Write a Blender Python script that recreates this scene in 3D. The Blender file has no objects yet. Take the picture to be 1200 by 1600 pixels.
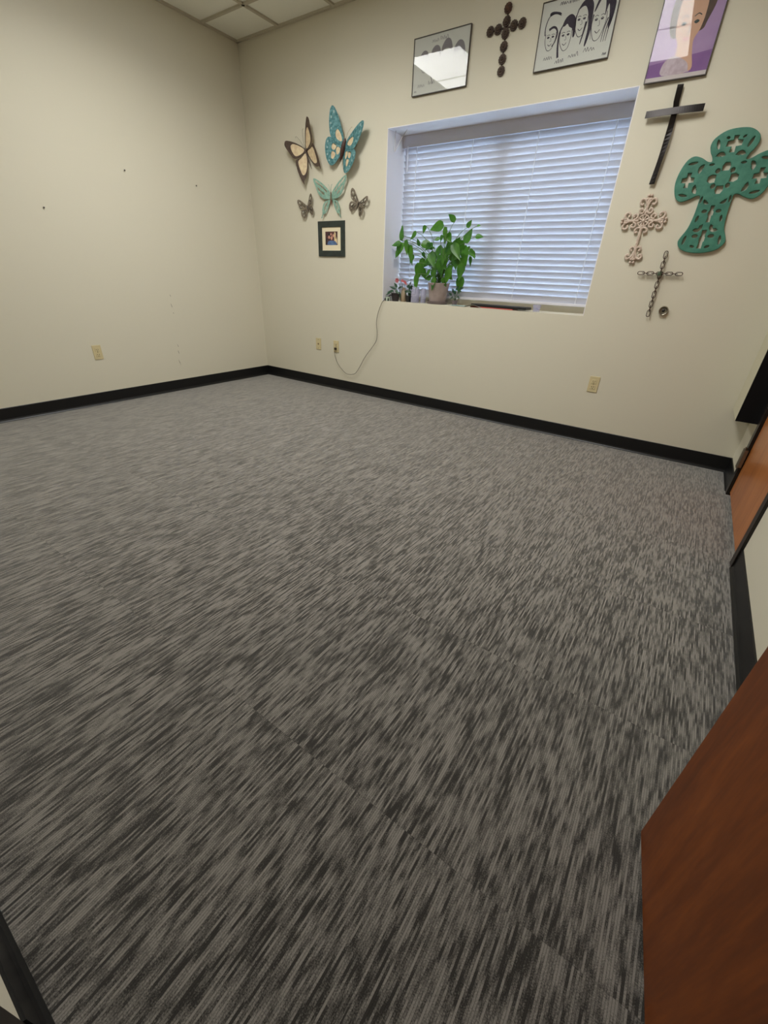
import bpy, bmesh, math, random
from mathutils import Vector, Matrix, noise as mnoise
PI = math.pi
random.seed(7)
scene = bpy.context.scene
COL = scene.collection

# ------------------------------------------------------------------ helpers
def lin(c):
    c = c / 255.0
    return c / 12.92 if c <= 0.04045 else ((c + 0.055) / 1.055) ** 2.4
def rgb(r, g, b): return (lin(r), lin(g), lin(b), 1.0)

def link(o, parent=None):
    COL.objects.link(o)
    if parent is not None: o.parent = parent
    return o
def tag(o, label=None, cat=None, group=None, kind=None):
    if label: o['label'] = label
    if cat: o['category'] = cat
    if group: o['group'] = group
    if kind: o['kind'] = kind
    return o
def thing(name, label, cat, loc, group=None):
    o = bpy.data.objects.new(name, None); o.location = loc; o.empty_display_size = .05
    link(o); tag(o, label, cat, group); return o

class MB:
    """collects geometry of one mesh; coordinates are world coordinates"""
    def __init__(s): s.bm = bmesh.new(); s.mi = 0
    def _set(s, faces):
        for f in faces: f.material_index = s.mi
    def box(s, a, b, mat=None):
        x0, y0, z0 = [min(a[i], b[i]) for i in range(3)]; x1, y1, z1 = [max(a[i], b[i]) for i in range(3)]
        P = [(x0,y0,z0),(x1,y0,z0),(x1,y1,z0),(x0,y1,z0),(x0,y0,z1),(x1,y0,z1),(x1,y1,z1),(x0,y1,z1)]
        if mat: P = [mat @ Vector(p) for p in P]
        v = [s.bm.verts.new(p) for p in P]
        s._set([s.bm.faces.new([v[i] for i in q]) for q in ((0,3,2,1),(4,5,6,7),(0,1,5,4),(1,2,6,5),(2,3,7,6),(3,0,4,7))])
        return s
    def tube(s, path, r, n=8, closed=False, flat=1.0):
        pts = [Vector(p) for p in path]; m = len(pts); rings = []
        up = None
        for i, p in enumerate(pts):
            if closed: t = pts[(i+1) % m] - pts[i-1]
            else: t = pts[min(i+1, m-1)] - pts[max(i-1, 0)]
            if t.length < 1e-9: t = Vector((0,0,1))
            t.normalize()
            if up is None:
                up = Vector((0,1,0)) if abs(t.y) < .9 else Vector((1,0,0))
            a = up - t * up.dot(t)
            if a.length < 1e-4: a = t.orthogonal()
            a.normalize(); b = t.cross(a); up = a
            rr = r[i] if isinstance(r, (list, tuple)) else r
            rings.append([s.bm.verts.new(p + a*rr*flat*math.cos(2*PI*k/n) + b*rr*math.sin(2*PI*k/n)) for k in range(n)])
        fs = []
        for i in range(m if closed else m-1):
            A, B = rings[i], rings[(i+1) % m]
            for k in range(n): fs.append(s.bm.faces.new((A[k], A[(k+1)%n], B[(k+1)%n], B[k])))
        if not closed:
            fs.append(s.bm.faces.new(rings[0][::-1])); fs.append(s.bm.faces.new(rings[-1]))
        s._set(fs); return s
    def lathe(s, prof, c, axis='z', n=32, mat=None):
        """prof: list of (r, h)"""
        rings = []
        for r, h in prof:
            ring = []
            for k in range(n):
                a = 2*PI*k/n
                if axis == 'z': p = Vector((c[0]+r*math.cos(a), c[1]+r*math.sin(a), c[2]+h))
                else: p = Vector((c[0]+r*math.cos(a), c[1]-h, c[2]+r*math.sin(a)))    # axis out of the back wall
                ring.append(s.bm.verts.new(p))
            rings.append(ring)
        fs = []
        for A, B in zip(rings, rings[1:]):
            for k in range(n): fs.append(s.bm.faces.new((A[k], A[(k+1)%n], B[(k+1)%n], B[k])))
        if prof[0][0] > 1e-6: fs.append(s.bm.faces.new(rings[0][::-1]))
        if prof[-1][0] > 1e-6: fs.append(s.bm.faces.new(rings[-1]))
        s._set(fs); return s
    def poly(s, pts):
        s._set([s.bm.faces.new([s.bm.verts.new(p) for p in pts])]); return s
    def grid(s, rows):
        V = [[s.bm.verts.new(p) for p in r] for r in rows]; fs = []
        for i in range(len(V)-1):
            for j in range(len(V[0])-1):
                fs.append(s.bm.faces.new((V[i][j], V[i][j+1], V[i+1][j+1], V[i+1][j])))
        s._set(fs); return s
    def mesh(s, me, M=None):
        """append an existing mesh"""
        b0 = len(s.bm.verts); f0 = len(s.bm.faces)
        s.bm.from_mesh(me); s.bm.verts.ensure_lookup_table(); s.bm.faces.ensure_lookup_table()
        if M is not None:
            for v in s.bm.verts[b0:]: v.co = M @ v.co
        s._set(s.bm.faces[f0:]); return s
    def build(s, name, mats, parent=None, smooth=False, bevel=0, M=None, kind=None, label=None, seg=2):
        bm = s.bm
        bmesh.ops.remove_doubles(bm, verts=bm.verts, dist=1e-6)
        bmesh.ops.recalc_face_normals(bm, faces=bm.faces)
        me = bpy.data.meshes.new(name)
        off = Vector((0,0,0))
        if M is not None:
            bm.transform(M)
        if parent is not None:
            p = parent
            while p is not None: off += Vector(p.location); p = p.parent
            bm.transform(Matrix.Translation(-off))
        for f in bm.faces: f.smooth = smooth
        bm.to_mesh(me); bm.free()
        if not isinstance(mats, (list, tuple)): mats = [mats]
        for m in mats: me.materials.append(m)
        o = bpy.data.objects.new(name, me); link(o, parent)
        if smooth and hasattr(me, 'set_sharp_from_angle'): me.set_sharp_from_angle(angle=math.radians(50))
        if bevel:
            md = o.modifiers.new('Bevel', 'BEVEL'); md.width = bevel; md.segments = seg; md.limit_method = 'ANGLE'; md.angle_limit = math.radians(40)
        if kind: o['kind'] = kind
        if label: o['label'] = label
        return o

def rebase(o, loc):
    """move a single-mesh thing's origin to loc, geometry stays put"""
    o.data.transform(Matrix.Translation(-Vector(loc))); o.location = loc; return o

def smooth_loop(pts, n=6, closed=True):
    out = []; m = len(pts)
    rng = range(m) if closed else range(m-1)
    for i in rng:
        if closed: p0, p1, p2, p3 = pts[i-1], pts[i], pts[(i+1)%m], pts[(i+2)%m]
        else: p0, p1, p2, p3 = pts[max(i-1,0)], pts[i], pts[i+1], pts[min(i+2,m-1)]
        for k in range(n):
            t = k/n
            out.append(tuple(.5*((2*p1[d]) + (-p0[d]+p2[d])*t + (2*p0[d]-5*p1[d]+4*p2[d]-p3[d])*t*t + (-p0[d]+3*p1[d]-3*p2[d]+p3[d])*t**3) for d in range(len(p1))))
    if not closed: out.append(tuple(pts[-1]))
    return out

def plate_mesh(outline, holes, depth, bevel=0):
    """flat plate with holes in local XY, thickness along Z"""
    cu = bpy.data.curves.new('plate', 'CURVE'); cu.dimensions = '2D'; cu.fill_mode = 'BOTH'
    cu.extrude = depth/2 - bevel; cu.bevel_depth = bevel; cu.offset = -bevel; cu.bevel_resolution = 1
    for loop in [outline] + list(holes):
        ar = sum(loop[i-1][0]*loop[i][1] - loop[i][0]*loop[i-1][1] for i in range(len(loop)))
        if ar > 0: loop = loop[::-1]
        sp = cu.splines.new('POLY'); sp.points.add(len(loop)-1); sp.use_cyclic_u = True
        for i, p in enumerate(loop): sp.points[i].co = (p[0], p[1], 0, 1)
    ob = bpy.data.objects.new('plate', cu)
    me = bpy.data.meshes.new_from_object(ob)
    bpy.data.objects.remove(ob); bpy.data.curves.remove(cu)
    return me
def wallM(x, y, z, ang=0.0, extra=None):
    """local (u right, v up, w towards the room) -> back wall"""
    B = Matrix(((1,0,0,0),(0,0,-1,0),(0,1,0,0),(0,0,0,1)))
    M = Matrix.Translation((x, y, z)) @ B @ Matrix.Rotation(ang, 4, 'Z')
    return M @ extra if extra is not None else M

# ------------------------------------------------------------------ materials
def newmat(name):
    m = bpy.data.materials.new(name); m.use_nodes = True
    nt = m.node_tree; bs = nt.nodes['Principled BSDF']; return m, nt, bs
def simple(name, col, rough=.5, metal=0, coat=0, bump=None, mottle=None, trans=0, spec=None, mscale=20):
    m, nt, bs = newmat(name); N, L = nt.nodes, nt.links
    bs.inputs['Base Color'].default_value = col; bs.inputs['Roughness'].default_value = rough
    bs.inputs['Metallic'].default_value = metal; bs.inputs['Coat Weight'].default_value = coat
    bs.inputs['Coat Roughness'].default_value = .03
    if spec is not None: bs.inputs['Specular IOR Level'].default_value = spec
    tc = N.new('ShaderNodeTexCoord')
    if mottle:
        nz = N.new('ShaderNodeTexNoise'); nz.inputs['Scale'].default_value = mscale; nz.inputs['Detail'].default_value = 4
        L.new(tc.outputs['Object'], nz.inputs['Vector'])
        rp = N.new('ShaderNodeValToRGB'); rp.color_ramp.elements[0].position = .35; rp.color_ramp.elements[1].position = .65
        rp.color_ramp.elements[0].color = col; rp.color_ramp.elements[1].color = mottle
        L.new(nz.outputs['Fac'], rp.inputs['Fac']); L.new(rp.outputs['Color'], bs.inputs['Base Color'])
    if bump:
        nz = N.new('ShaderNodeTexNoise'); nz.inputs['Scale'].default_value = bump[0]; nz.inputs['Detail'].default_value = 3
        bp = N.new('ShaderNodeBump'); bp.inputs['Strength'].default_value = bump[1]; bp.inputs['Distance'].default_value = .002
        L.new(tc.outputs['Object'], nz.inputs['Vector']); L.new(nz.outputs['Fac'], bp.inputs['Height']); L.new(bp.outputs['Normal'], bs.inputs['Normal'])
    if trans:
        out = N['Material Output']; tr = N.new('ShaderNodeBsdfTranslucent'); mx = N.new('ShaderNodeMixShader')
        tr.inputs['Color'].default_value = col; mx.inputs['Fac'].default_value = trans
        L.new(bs.outputs['BSDF'], mx.inputs[1]); L.new(tr.outputs['BSDF'], mx.inputs[2]); L.new(mx.outputs['Shader'], out.inputs['Surface'])
    return m
def glass_mat(name, tint=(1,1,1,1), mirror=1.0):
    m, nt, bs = newmat(name); N, L = nt.nodes, nt.links; N.remove(bs)
    tr = N.new('ShaderNodeBsdfTransparent'); tr.inputs['Color'].default_value = tint
    gl = N.new('ShaderNodeBsdfGlossy'); gl.inputs['Roughness'].default_value = 0.015
    fr = N.new('ShaderNodeFresnel'); fr.inputs['IOR'].default_value = 1.5
    ml = N.new('ShaderNodeMath'); ml.operation = 'MULTIPLY'; ml.inputs[1].default_value = mirror
    mx = N.new('ShaderNodeMixShader')
    L.new(fr.outputs['Fac'], ml.inputs[0]); L.new(ml.outputs[0], mx.inputs['Fac'])
    L.new(tr.outputs['BSDF'], mx.inputs[1]); L.new(gl.outputs['BSDF'], mx.inputs[2])
    L.new(mx.outputs['Shader'], N['Material Output'].inputs['Surface']); return m
def emit(name, col, s):
    m, nt, bs = newmat(name)
    bs.inputs['Base Color'].default_value = (.8,.8,.8,1); bs.inputs['Emission Color'].default_value = col
    bs.inputs['Emission Strength'].default_value = s; return m

WALLC = rgb(212, 206, 187)
M = {}
M['wall'] = simple('cream_paint', WALLC, .55, bump=(260, .12), spec=.3)
M['white_paint'] = simple('white_paint', rgb(240, 237, 240), .45, spec=.3)
M['base'] = simple('black_rubber_base', rgb(17, 17, 18), .4, spec=.35)
M['frame_dark'] = simple('dark_bronze_metal', rgb(26, 19, 15), .4)
M['black'] = simple('black_plastic', rgb(14, 13, 14), .4)
M['blackmat'] = simple('black_matte', rgb(10, 9, 11), .7, spec=.2)
M['beige'] = simple('beige_paint', rgb(196, 190, 165), .6)
M['ivory'] = simple('ivory_plastic', rgb(205, 190, 148), .35)
M['ivory_dark'] = simple('ivory_recess', rgb(120, 100, 66), .5)
M['slot'] = simple('slot_dark', rgb(45, 32, 20), .6)
M['slat'] = simple('blind_slat_white', rgb(208, 210, 219), .4, trans=.05)
M['valance'] = simple('blind_valance_white', rgb(212, 210, 218), .45)
M['cordw'] = simple('white_cord', rgb(246, 247, 250), .7, trans=.6)
M['vinyl'] = simple('window_frame_vinyl', rgb(176, 168, 160), .4)
M['glass'] = glass_mat('clear_glass')
M['picglass'] = glass_mat('picture_glass', mirror=.36)
M['paper'] = simple('drawing_paper', rgb(205, 206, 198), .8)
M['ink'] = simple('drawing_ink', rgb(52, 44, 60), .8)
M['inksoft'] = simple('drawing_ink_soft', rgb(130, 126, 130), .8)
M['clip'] = simple('picture_edge', rgb(58, 48, 38), .4)
M['steel'] = simple('brushed_steel', rgb(150, 142, 128), .3, metal=1)
M['darkiron'] = simple('dark_iron', rgb(30, 24, 22), .38, metal=.5)
M['chainiron'] = simple('chain_iron', rgb(74, 56, 48), .35, metal=.8)
M['rust'] = simple('rusty_metal', rgb(82, 66, 54), .5, metal=.4, mottle=rgb(58, 46, 40), bump=(300, .5), mscale=60)
M['rustred'] = simple('reddish_rusty_metal', rgb(104, 72, 54), .5, metal=.4, mottle=rgb(70, 50, 42), bump=(300, .5), mscale=60)
M['teal'] = simple('teal_painted_wood', rgb(70, 132, 112), .5, mottle=rgb(52, 112, 94), bump=(120, .3), mscale=25)
M['whitewash'] = simple('whitewashed_iron', rgb(214, 196, 180), .5, mottle=rgb(186, 166, 150), mscale=70)
M['bluewing'] = simple('blue_patina_wing', rgb(52, 104, 108), .45, metal=.2, mottle=rgb(112, 160, 164), mscale=60)
M['palepatina'] = simple('pale_patina', rgb(150,178,178), .5)
M['cream'] = simple('cream_wing', rgb(226, 208, 170), .5, mottle=rgb(206, 180, 146), mscale=40)
M['brownwing'] = simple('brown_wing', rgb(66, 50, 42), .5, mottle=rgb(88, 72, 62), mscale=50)
M['bodybrown'] = simple('brown_body', rgb(82, 48, 38), .5, mottle=rgb(58, 40, 32), mscale=60)
M['mint'] = simple('mint_wing', rgb(146, 180, 162), .5, mottle=rgb(112, 150, 136), mscale=60)
M['mintdark'] = simple('mint_vein', rgb(92, 140, 122), .5)
M['silverwing'] = simple('grey_metal_wing', rgb(150, 138, 120), .4, metal=.4, mottle=rgb(104, 94, 84), mscale=60)
M['greydark'] = simple('dark_grey_metal', rgb(66, 58, 54), .4, metal=.4)
M['pframe'] = simple('dark_green_frame', rgb(44, 56, 52), .45, mottle=rgb(34, 40, 38), mscale=30)
M['mat'] = simple('cream_mat_board', rgb(230, 218, 186), .8)
M['leaf'] = simple('green_leaf', rgb(84, 138, 40), .35, mottle=rgb(46, 96, 40), trans=.35, mscale=14)
M['leafdark'] = simple('dark_green_leaf', rgb(46, 84, 52), .4, mottle=rgb(30, 58, 44), trans=.25, mscale=20)
M['stem'] = simple('plant_stem', rgb(92, 120, 70), .5)
M['redstem'] = simple('red_petal', rgb(168, 80, 84), .5)
M['soil'] = simple('soil', rgb(50, 38, 30), .9, bump=(200, 1))
M['pot'] = simple('taupe_ceramic', rgb(168, 152, 146), .5, mottle=rgb(150, 134, 128), mscale=12)
M['saucer'] = simple('grey_saucer', rgb(104, 92, 94), .5)
M['tan'] = simple('tan_ceramic', rgb(150, 132, 108), .5)
M['darkpot'] = simple('dark_pot', rgb(44, 36, 40), .45)
M['palegreen'] = simple('pale_green_cup', rgb(176, 190, 172), .5)
M['paleteal'] = simple('pale_teal_cloth', rgb(150, 176, 172), .8)
M['red'] = simple('red_cover', rgb(176, 72, 62), .5)
M['blueplastic'] = simple('blue_plastic', rgb(72, 100, 180), .4)
M['greypaper'] = simple('pale_grey_paper', rgb(176, 172, 160), .7)
M['jar'] = simple('frosted_violet_glass', rgb(190, 190, 214), .15, spec=.6)
M['jar'].node_tree.nodes['Principled BSDF'].inputs['Alpha'].default_value = .38
M['darkwater'] = simple('dark_jar_contents', rgb(58, 54, 66), .5)
M['cordgrey'] = simple('grey_cord', rgb(112, 106, 92), .5)
M['greenbead'] = simple('green_patina', rgb(86, 104, 84), .5, metal=.3)
M['gridbar'] = simple('ceiling_bar', rgb(190, 182, 164), .6)
M['tile'] = simple('ceiling_tile', rgb(244, 243, 232), .9, bump=(300, .5))
M['diffuser'] = emit('lamp_diffuser', (1.0, 1.0, .97, 1), 11.0)
M['hall'] = simple('hall_paint', rgb(200, 190, 165), .7)
M['ground'] = simple('outdoor_gravel', rgb(170, 168, 160), .9, mottle=rgb(140, 138, 128))

def wood(name, c1, c2, c3, rough, axis='Z', scale=1.0):
    m, nt, bs = newmat(name); N, L = nt.nodes, nt.links
    tc = N.new('ShaderNodeTexCoord'); mp = N.new('ShaderNodeMapping')
    s = {'Z': (9, 9, 1.1), 'Y': (9, 1.1, 9)}[axis]
    mp.inputs['Scale'].default_value = tuple(v*scale for v in s); mp.inputs['Rotation'].default_value = (.06, .05, 0)
    L.new(tc.outputs['Object'], mp.inputs['Vector'])
    n1 = N.new('ShaderNodeTexNoise'); n1.inputs['Scale'].default_value = 1.6; n1.inputs['Detail'].default_value = 6; n1.inputs['Distortion'].default_value = .8
    L.new(mp.outputs['Vector'], n1.inputs['Vector'])
    n2 = N.new('ShaderNodeTexNoise'); n2.inputs['Scale'].default_value = 16; n2.inputs['Detail'].default_value = 3
    L.new(mp.outputs['Vector'], n2.inputs['Vector'])
    mx = N.new('ShaderNodeMix'); mx.data_type = 'FLOAT'; mx.inputs['Factor'].default_value = .3
    L.new(n1.outputs['Fac'], mx.inputs['A']); L.new(n2.outputs['Fac'], mx.inputs['B'])
    rp = N.new('ShaderNodeValToRGB'); e = rp.color_ramp.elements
    e[0].position = .32; e[0].color = c1; e[1].position = .68; e[1].color = c3; k = e.new(.5); k.color = c2
    L.new(mx.outputs['Result'], rp.inputs['Fac']); L.new(rp.outputs['Color'], bs.inputs['Base Color'])
    bs.inputs['Roughness'].default_value = rough
    bp = N.new('ShaderNodeBump'); bp.inputs['Strength'].default_value = .08; bp.inputs['Distance'].default_value = .001
    L.new(n2.outputs['Fac'], bp.inputs['Height']); L.new(bp.outputs['Normal'], bs.inputs['Normal'])
    return m
M['door_wood'] = wood('reddish_brown_veneer', rgb(92, 42, 8), rgb(112, 54, 11), rgb(134, 68, 16), .46)
M['closet_wood'] = wood('brown_veneer', rgb(150, 86, 40), rgb(172, 104, 50), rgb(188, 118, 62), .3)

def carpet_mat():
    m, nt, bs = newmat('grey_streaked_carpet'); N, L = nt.nodes, nt.links
    def math_(op, a, b=None, c=None):
        n = N.new('ShaderNodeMath'); n.operation = op
        for i, v in enumerate((a, b, c)):
            if v is None: continue
            if isinstance(v, (int, float)): n.inputs[i].default_value = v
            else: L.new(v, n.inputs[i])
        return n.outputs[0]
    tc = N.new('ShaderNodeTexCoord'); sp = N.new('ShaderNodeSeparateXYZ'); L.new(tc.outputs['Object'], sp.inputs[0])
    x, y = sp.outputs['X'], sp.outputs['Y']
    T = .594
    fx = math_('MULTIPLY_ADD', x, 1/T, .33); fy = math_('MULTIPLY_ADD', y, 1/T, .095/T)
    ix = math_('FLOOR', fx); iy = math_('FLOOR', fy)
    cb = N.new('ShaderNodeCombineXYZ'); L.new(ix, cb.inputs[0]); L.new(iy, cb.inputs[1])
    wn = N.new('ShaderNodeTexWhiteNoise'); wn.noise_dimensions = '3D'; L.new(cb.outputs[0], wn.inputs['Vector'])
    h = wn.outputs['Value']
    P = .0048
    row = math_('FLOOR', math_('MULTIPLY', x, 1/P))
    def nz(sx, sy, detail, off, rowed=True, hm=30):
        c = N.new('ShaderNodeCombineXYZ')
        L.new(math_('MULTIPLY', row if rowed else x, (sx*P) if rowed else sx), c.inputs[0])
        L.new(math_('MULTIPLY', y, sy), c.inputs[1])
        L.new(math_('MULTIPLY_ADD', h, hm, off), c.inputs[2])
        t = N.new('ShaderNodeTexNoise'); t.inputs['Scale'].default_value = 1; t.inputs['Detail'].default_value = detail
        L.new(c.outputs[0], t.inputs['Vector']); return t.outputs['Fac']
    a = nz(170, 9, 2, 0); b = nz(300, 16, 2, 7.3); p = nz(22, 7, 2, 3.1, False)
    s = math_('MULTIPLY_ADD', a, .42, math_('MULTIPLY_ADD', b, .58, math_('MULTIPLY', p, .18)))
    fine = N.new('ShaderNodeTexNoise'); fine.inputs['Scale'].default_value = 420; fine.inputs['Detail'].default_value = 1
    L.new(tc.outputs['Object'], fine.inputs['Vector'])
    s2 = math_('MULTIPLY_ADD', fine.outputs['Fac'], .22, s)
    rp = N.new('ShaderNodeValToRGB'); e = rp.color_ramp.elements
    e[0].position = .0; e[0].color = rgb(42, 39, 35); e[1].position = 1; e[1].color = rgb(127, 122, 115)
    sc = math_('MULTIPLY_ADD', s2, 6, .47 - 6*.700)
    L.new(sc, rp.inputs['Fac'])
    # rows of tufts: fine dark grooves between them
    g = math_('ABSOLUTE', math_('SUBTRACT', math_('FRACT', math_('MULTIPLY', x, 1/P)), .5))
    groove = math_('MULTIPLY_ADD', math_('SMOOTH_MIN', math_('SUBTRACT', .5, g), .19, .05), 3.1, .42)
    tuft = math_('MULTIPLY_ADD', fine.outputs['Fac'], .5, .78)
    # tile seams
    def seam(f):
        fr = math_('FRACT', f); d = math_('MINIMUM', fr, math_('SUBTRACT', 1, fr))
        return math_('LESS_THAN', d, .0022)
    sm = math_('MULTIPLY', seam(fy), math_('GREATER_THAN', a, .42)); sm = math_('MULTIPLY_ADD', sm, -.13, 1)
    tot = math_('MULTIPLY', math_('MULTIPLY', groove, tuft), sm)
    mx = N.new('ShaderNodeVectorMath'); mx.operation = 'SCALE'; L.new(rp.outputs['Color'], mx.inputs[0]); L.new(tot, mx.inputs['Scale'])
    L.new(mx.outputs[0], bs.inputs['Base Color'])
    bs.inputs['Roughness'].default_value = .95; bs.inputs['Specular IOR Level'].default_value = .15
    bs.inputs['Sheen Weight'].default_value = .8; bs.inputs['Sheen Roughness'].default_value = .5
    bp = N.new('ShaderNodeBump'); bp.inputs['Strength'].default_value = .35; bp.inputs['Distance'].default_value = .002
    L.new(fine.outputs['Fac'], bp.inputs['Height']); L.new(bp.outputs['Normal'], bs.inputs['Normal'])
    return m
M['carpet'] = carpet_mat()

# ------------------------------------------------------------------ room dimensions (metres, corner of left and back wall at origin)
W, FY, H = 4.543, -3.635, 2.81
WX0, WX1, WZ0, WZ1 = 1.643, 3.391, .8805, 2.074     # window opening
BH = .1016
TH = .36

def struct(mb, name, mat, **k): return mb.build(name, mat, kind='structure', **k)
# floor and ceiling
struct(MB().box((-.15, FY-1.6, -.1), (W+.15, TH, 0)), 'floor', M['carpet'])
struct(MB().box((-.15, FY-1.6, H+.012), (W+.15, TH, H+.15)), 'ceiling', M['tile'])
# ceiling grid (bars are slightly below the tiles)
G = .594; gx0 = 1.125 - 2*G; gy0 = -.365
gb = MB(); zb = H
xs = [gx0 + i*G for i in range(9)]; xs = [v for v in xs if .05 < v < W-.03]
ys = [gy0 - i*G for i in range(7)]; ys = [v for v in ys if v > FY+.03]
for v in xs: gb.box((v-.012, FY, zb), (v+.012, 0, zb+.013))
for v in ys: gb.box((0, v-.012, zb), (W, v+.012, zb+.013))
gb.box((0, -.022, zb-.002), (W, 0, zb+.013)); gb.box((0, FY, zb-.002), (.022, 0, zb+.013))
gb.box((W-.022, FY, zb-.002), (W, 0, zb+.013)); gb.box((0, FY, zb-.002), (W, FY+.022, zb+.013))
struct(gb, 'trim_1', M['gridbar'])
# walls
struct(MB().box((-.15, FY-.12, 0), (0, TH, H+.012)), 'wall_left', M['wall'])
wb = MB()
wb.box((0, 0, 0), (W, TH, WZ0)); wb.box((0, 0, WZ1), (W, TH, H+.012))
wb.box((0, 0, WZ0), (WX0, TH, WZ1)); wb.box((WX1, 0, WZ0), (W, TH, WZ1))
struct(wb, 'wall_back', M['wall'])
# right wall with the closet doorway
CY0, CY1, CH = -1.325, -.43, 2.05
wr = MB()
wr.box((W, CY1, 0), (W+.15, TH, H+.012)); wr.box((W, FY-.12, 0), (W+.15, CY0, H+.012)); wr.box((W, CY0, CH), (W+.15, CY1, H+.012))
struct(wr, 'wall_right', M['wall'])
struct(MB().box((W+.15, CY0-.1, 0), (W+.75, CY0-.2, H)).box((W+.15, CY1+.2, 0), (W+.75, CY1+.1, H)).box((W+.65, CY0-.2, 0), (W+.75, CY1+.2, H)).box((W+.15, CY0-.2, H-.05), (W+.75, CY1+.2, H)).box((W+.15, CY0-.2, -.1), (W+.75, CY1+.2, 0)), 'wall_closet', M['wall'])  # unseen closet shell, added to stop daylight leaking in under the door
# front wall with the entrance
EX0, EX1, EH = 3.645, 4.462, 2.05
wf = MB()
wf.box((0, FY-.12, 0), (EX0, FY, H+.012)); wf.box((EX1, FY-.12, 0), (W, FY, H+.012)); wf.box((EX0, FY-.12, EH), (EX1, FY, H+.012))
struct(wf, 'wall_front', M['wall'])
wh = MB(); wh.box((2.6, FY-1.6, 0), (2.7, FY-.12, H+.012)); wh.box((W, FY-1.6, 0), (W+.15, FY-.12, H+.012)); wh.box((2.6, FY-1.6, 0), (W+.15, FY-1.5, H+.012))
struct(wh, 'wall_hallway', M['hall'])  # unseen enclosure behind the doorway, added to keep sky light out

# reveal lining of the window opening: white jambs and head
lt = .004
rv = MB()
rv.box((WX0, .0, WZ0), (WX0+lt, .30, WZ1)); rv.box((WX1-lt, .0, WZ0), (WX1, .30, WZ1)); rv.box((WX0, .0, WZ1-lt), (WX1, .30, WZ1))
struct(rv, 'trim_2', M['white_paint'])

# baseboards: coved rubber profile
def baseboard(name, a, b, nrm):
    prof = [(0,0),(.015,0),(.0145,.003),(.009,.010),(.0055,.020),(.005,BH-.003),(.003,BH),(0,BH)]
    mb = MB(); a = Vector(a); b = Vector(b); n = Vector(nrm)
    A = [mb.bm.verts.new(a + n*o + Vector((0,0,h))) for o, h in prof]; B = [mb.bm.verts.new(b + n*o + Vector((0,0,h))) for o, h in prof]
    k = len(prof)
    for i in range(k): mb.bm.faces.new((A[i], A[(i+1)%k], B[(i+1)%k], B[i]))
    mb.bm.faces.new(A[::-1]); mb.bm.faces.new(B)
    return struct(mb, name, M['base'])
baseboard('baseboard_left', (0, FY, 0), (0, 0, 0), (1,0,0))
baseboard('baseboard_back', (0, 0, 0), (W, 0, 0), (0,-1,0))
baseboard('baseboard_right', (W, CY1+.05, 0), (W, 0, 0), (-1,0,0))
baseboard('baseboard_right', (W, FY, 0), (W, CY0-.045, 0), (-1,0,0))
baseboard('baseboard_front', (0, FY, 0), (EX0-.045, FY, 0), (0,1,0))

# scuffs on the left wall, painted marks lying on the surface
sc = MB()
for (y, z, l, w) in ((-1.068,.845,.02,.006),(-1.074,.765,.035,.007),(-1.069,.70,.012,.006),(-1.086,.414,.03,.005),(-1.092,.356,.03,.006),(-1.100,.262,.055,.006)):
    pts = []
    for k in range(10):
        a = 2*PI*k/10; r = .7 + .5*random.random()
        pts.append((.0006, y + .5*w*r*math.cos(a) - .12*math.sin(a)*l, z + .5*l*r*math.sin(a)))
    sc.poly(pts)
wl = bpy.data.objects['wall_left']
sc.build('scuff_mark', simple('scuff_grey', rgb(140, 134, 116), .7), wl)

# ------------------------------------------------------------------ window: vinyl frame, centre mullion, glass
fy0, fy1 = .30, .345
w1 = MB()
w1.box((WX0, fy0, WZ0), (WX1, fy1, WZ0+.06)); w1.box((WX0, fy0, WZ1-.05), (WX1, fy1, WZ1))
w1.box((WX0, fy0, WZ0+.06), (WX0+.05, fy1, WZ1-.05)); w1.box((WX1-.05, fy0, WZ0+.06), (WX1, fy1, WZ1-.05))
win = w1.build('window_1', M['vinyl'], kind='structure')
MB().box((2.47, fy0-.0, WZ0+.06), (2.545, fy1+.0, WZ1-.05)).build('mullion', M['vinyl'], win)
MB().box((WX0+.05, .318, WZ0+.06), (2.47, .323, WZ1-.05)).box((2.545, .325, WZ0+.06), (WX1-.05, .330, WZ1-.05)).build('pane', M['glass'], win)
MB().box((WX0, .272, WZ0), (WX1, fy0, WZ0+.05)).build('sill_stop', M['wall'], win)
# unseen pale plane outside, added to bounce daylight up at the window
struct(MB().box((-8, TH, -.5), (14, 25, -.4)), 'ground', M['ground'])

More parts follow.
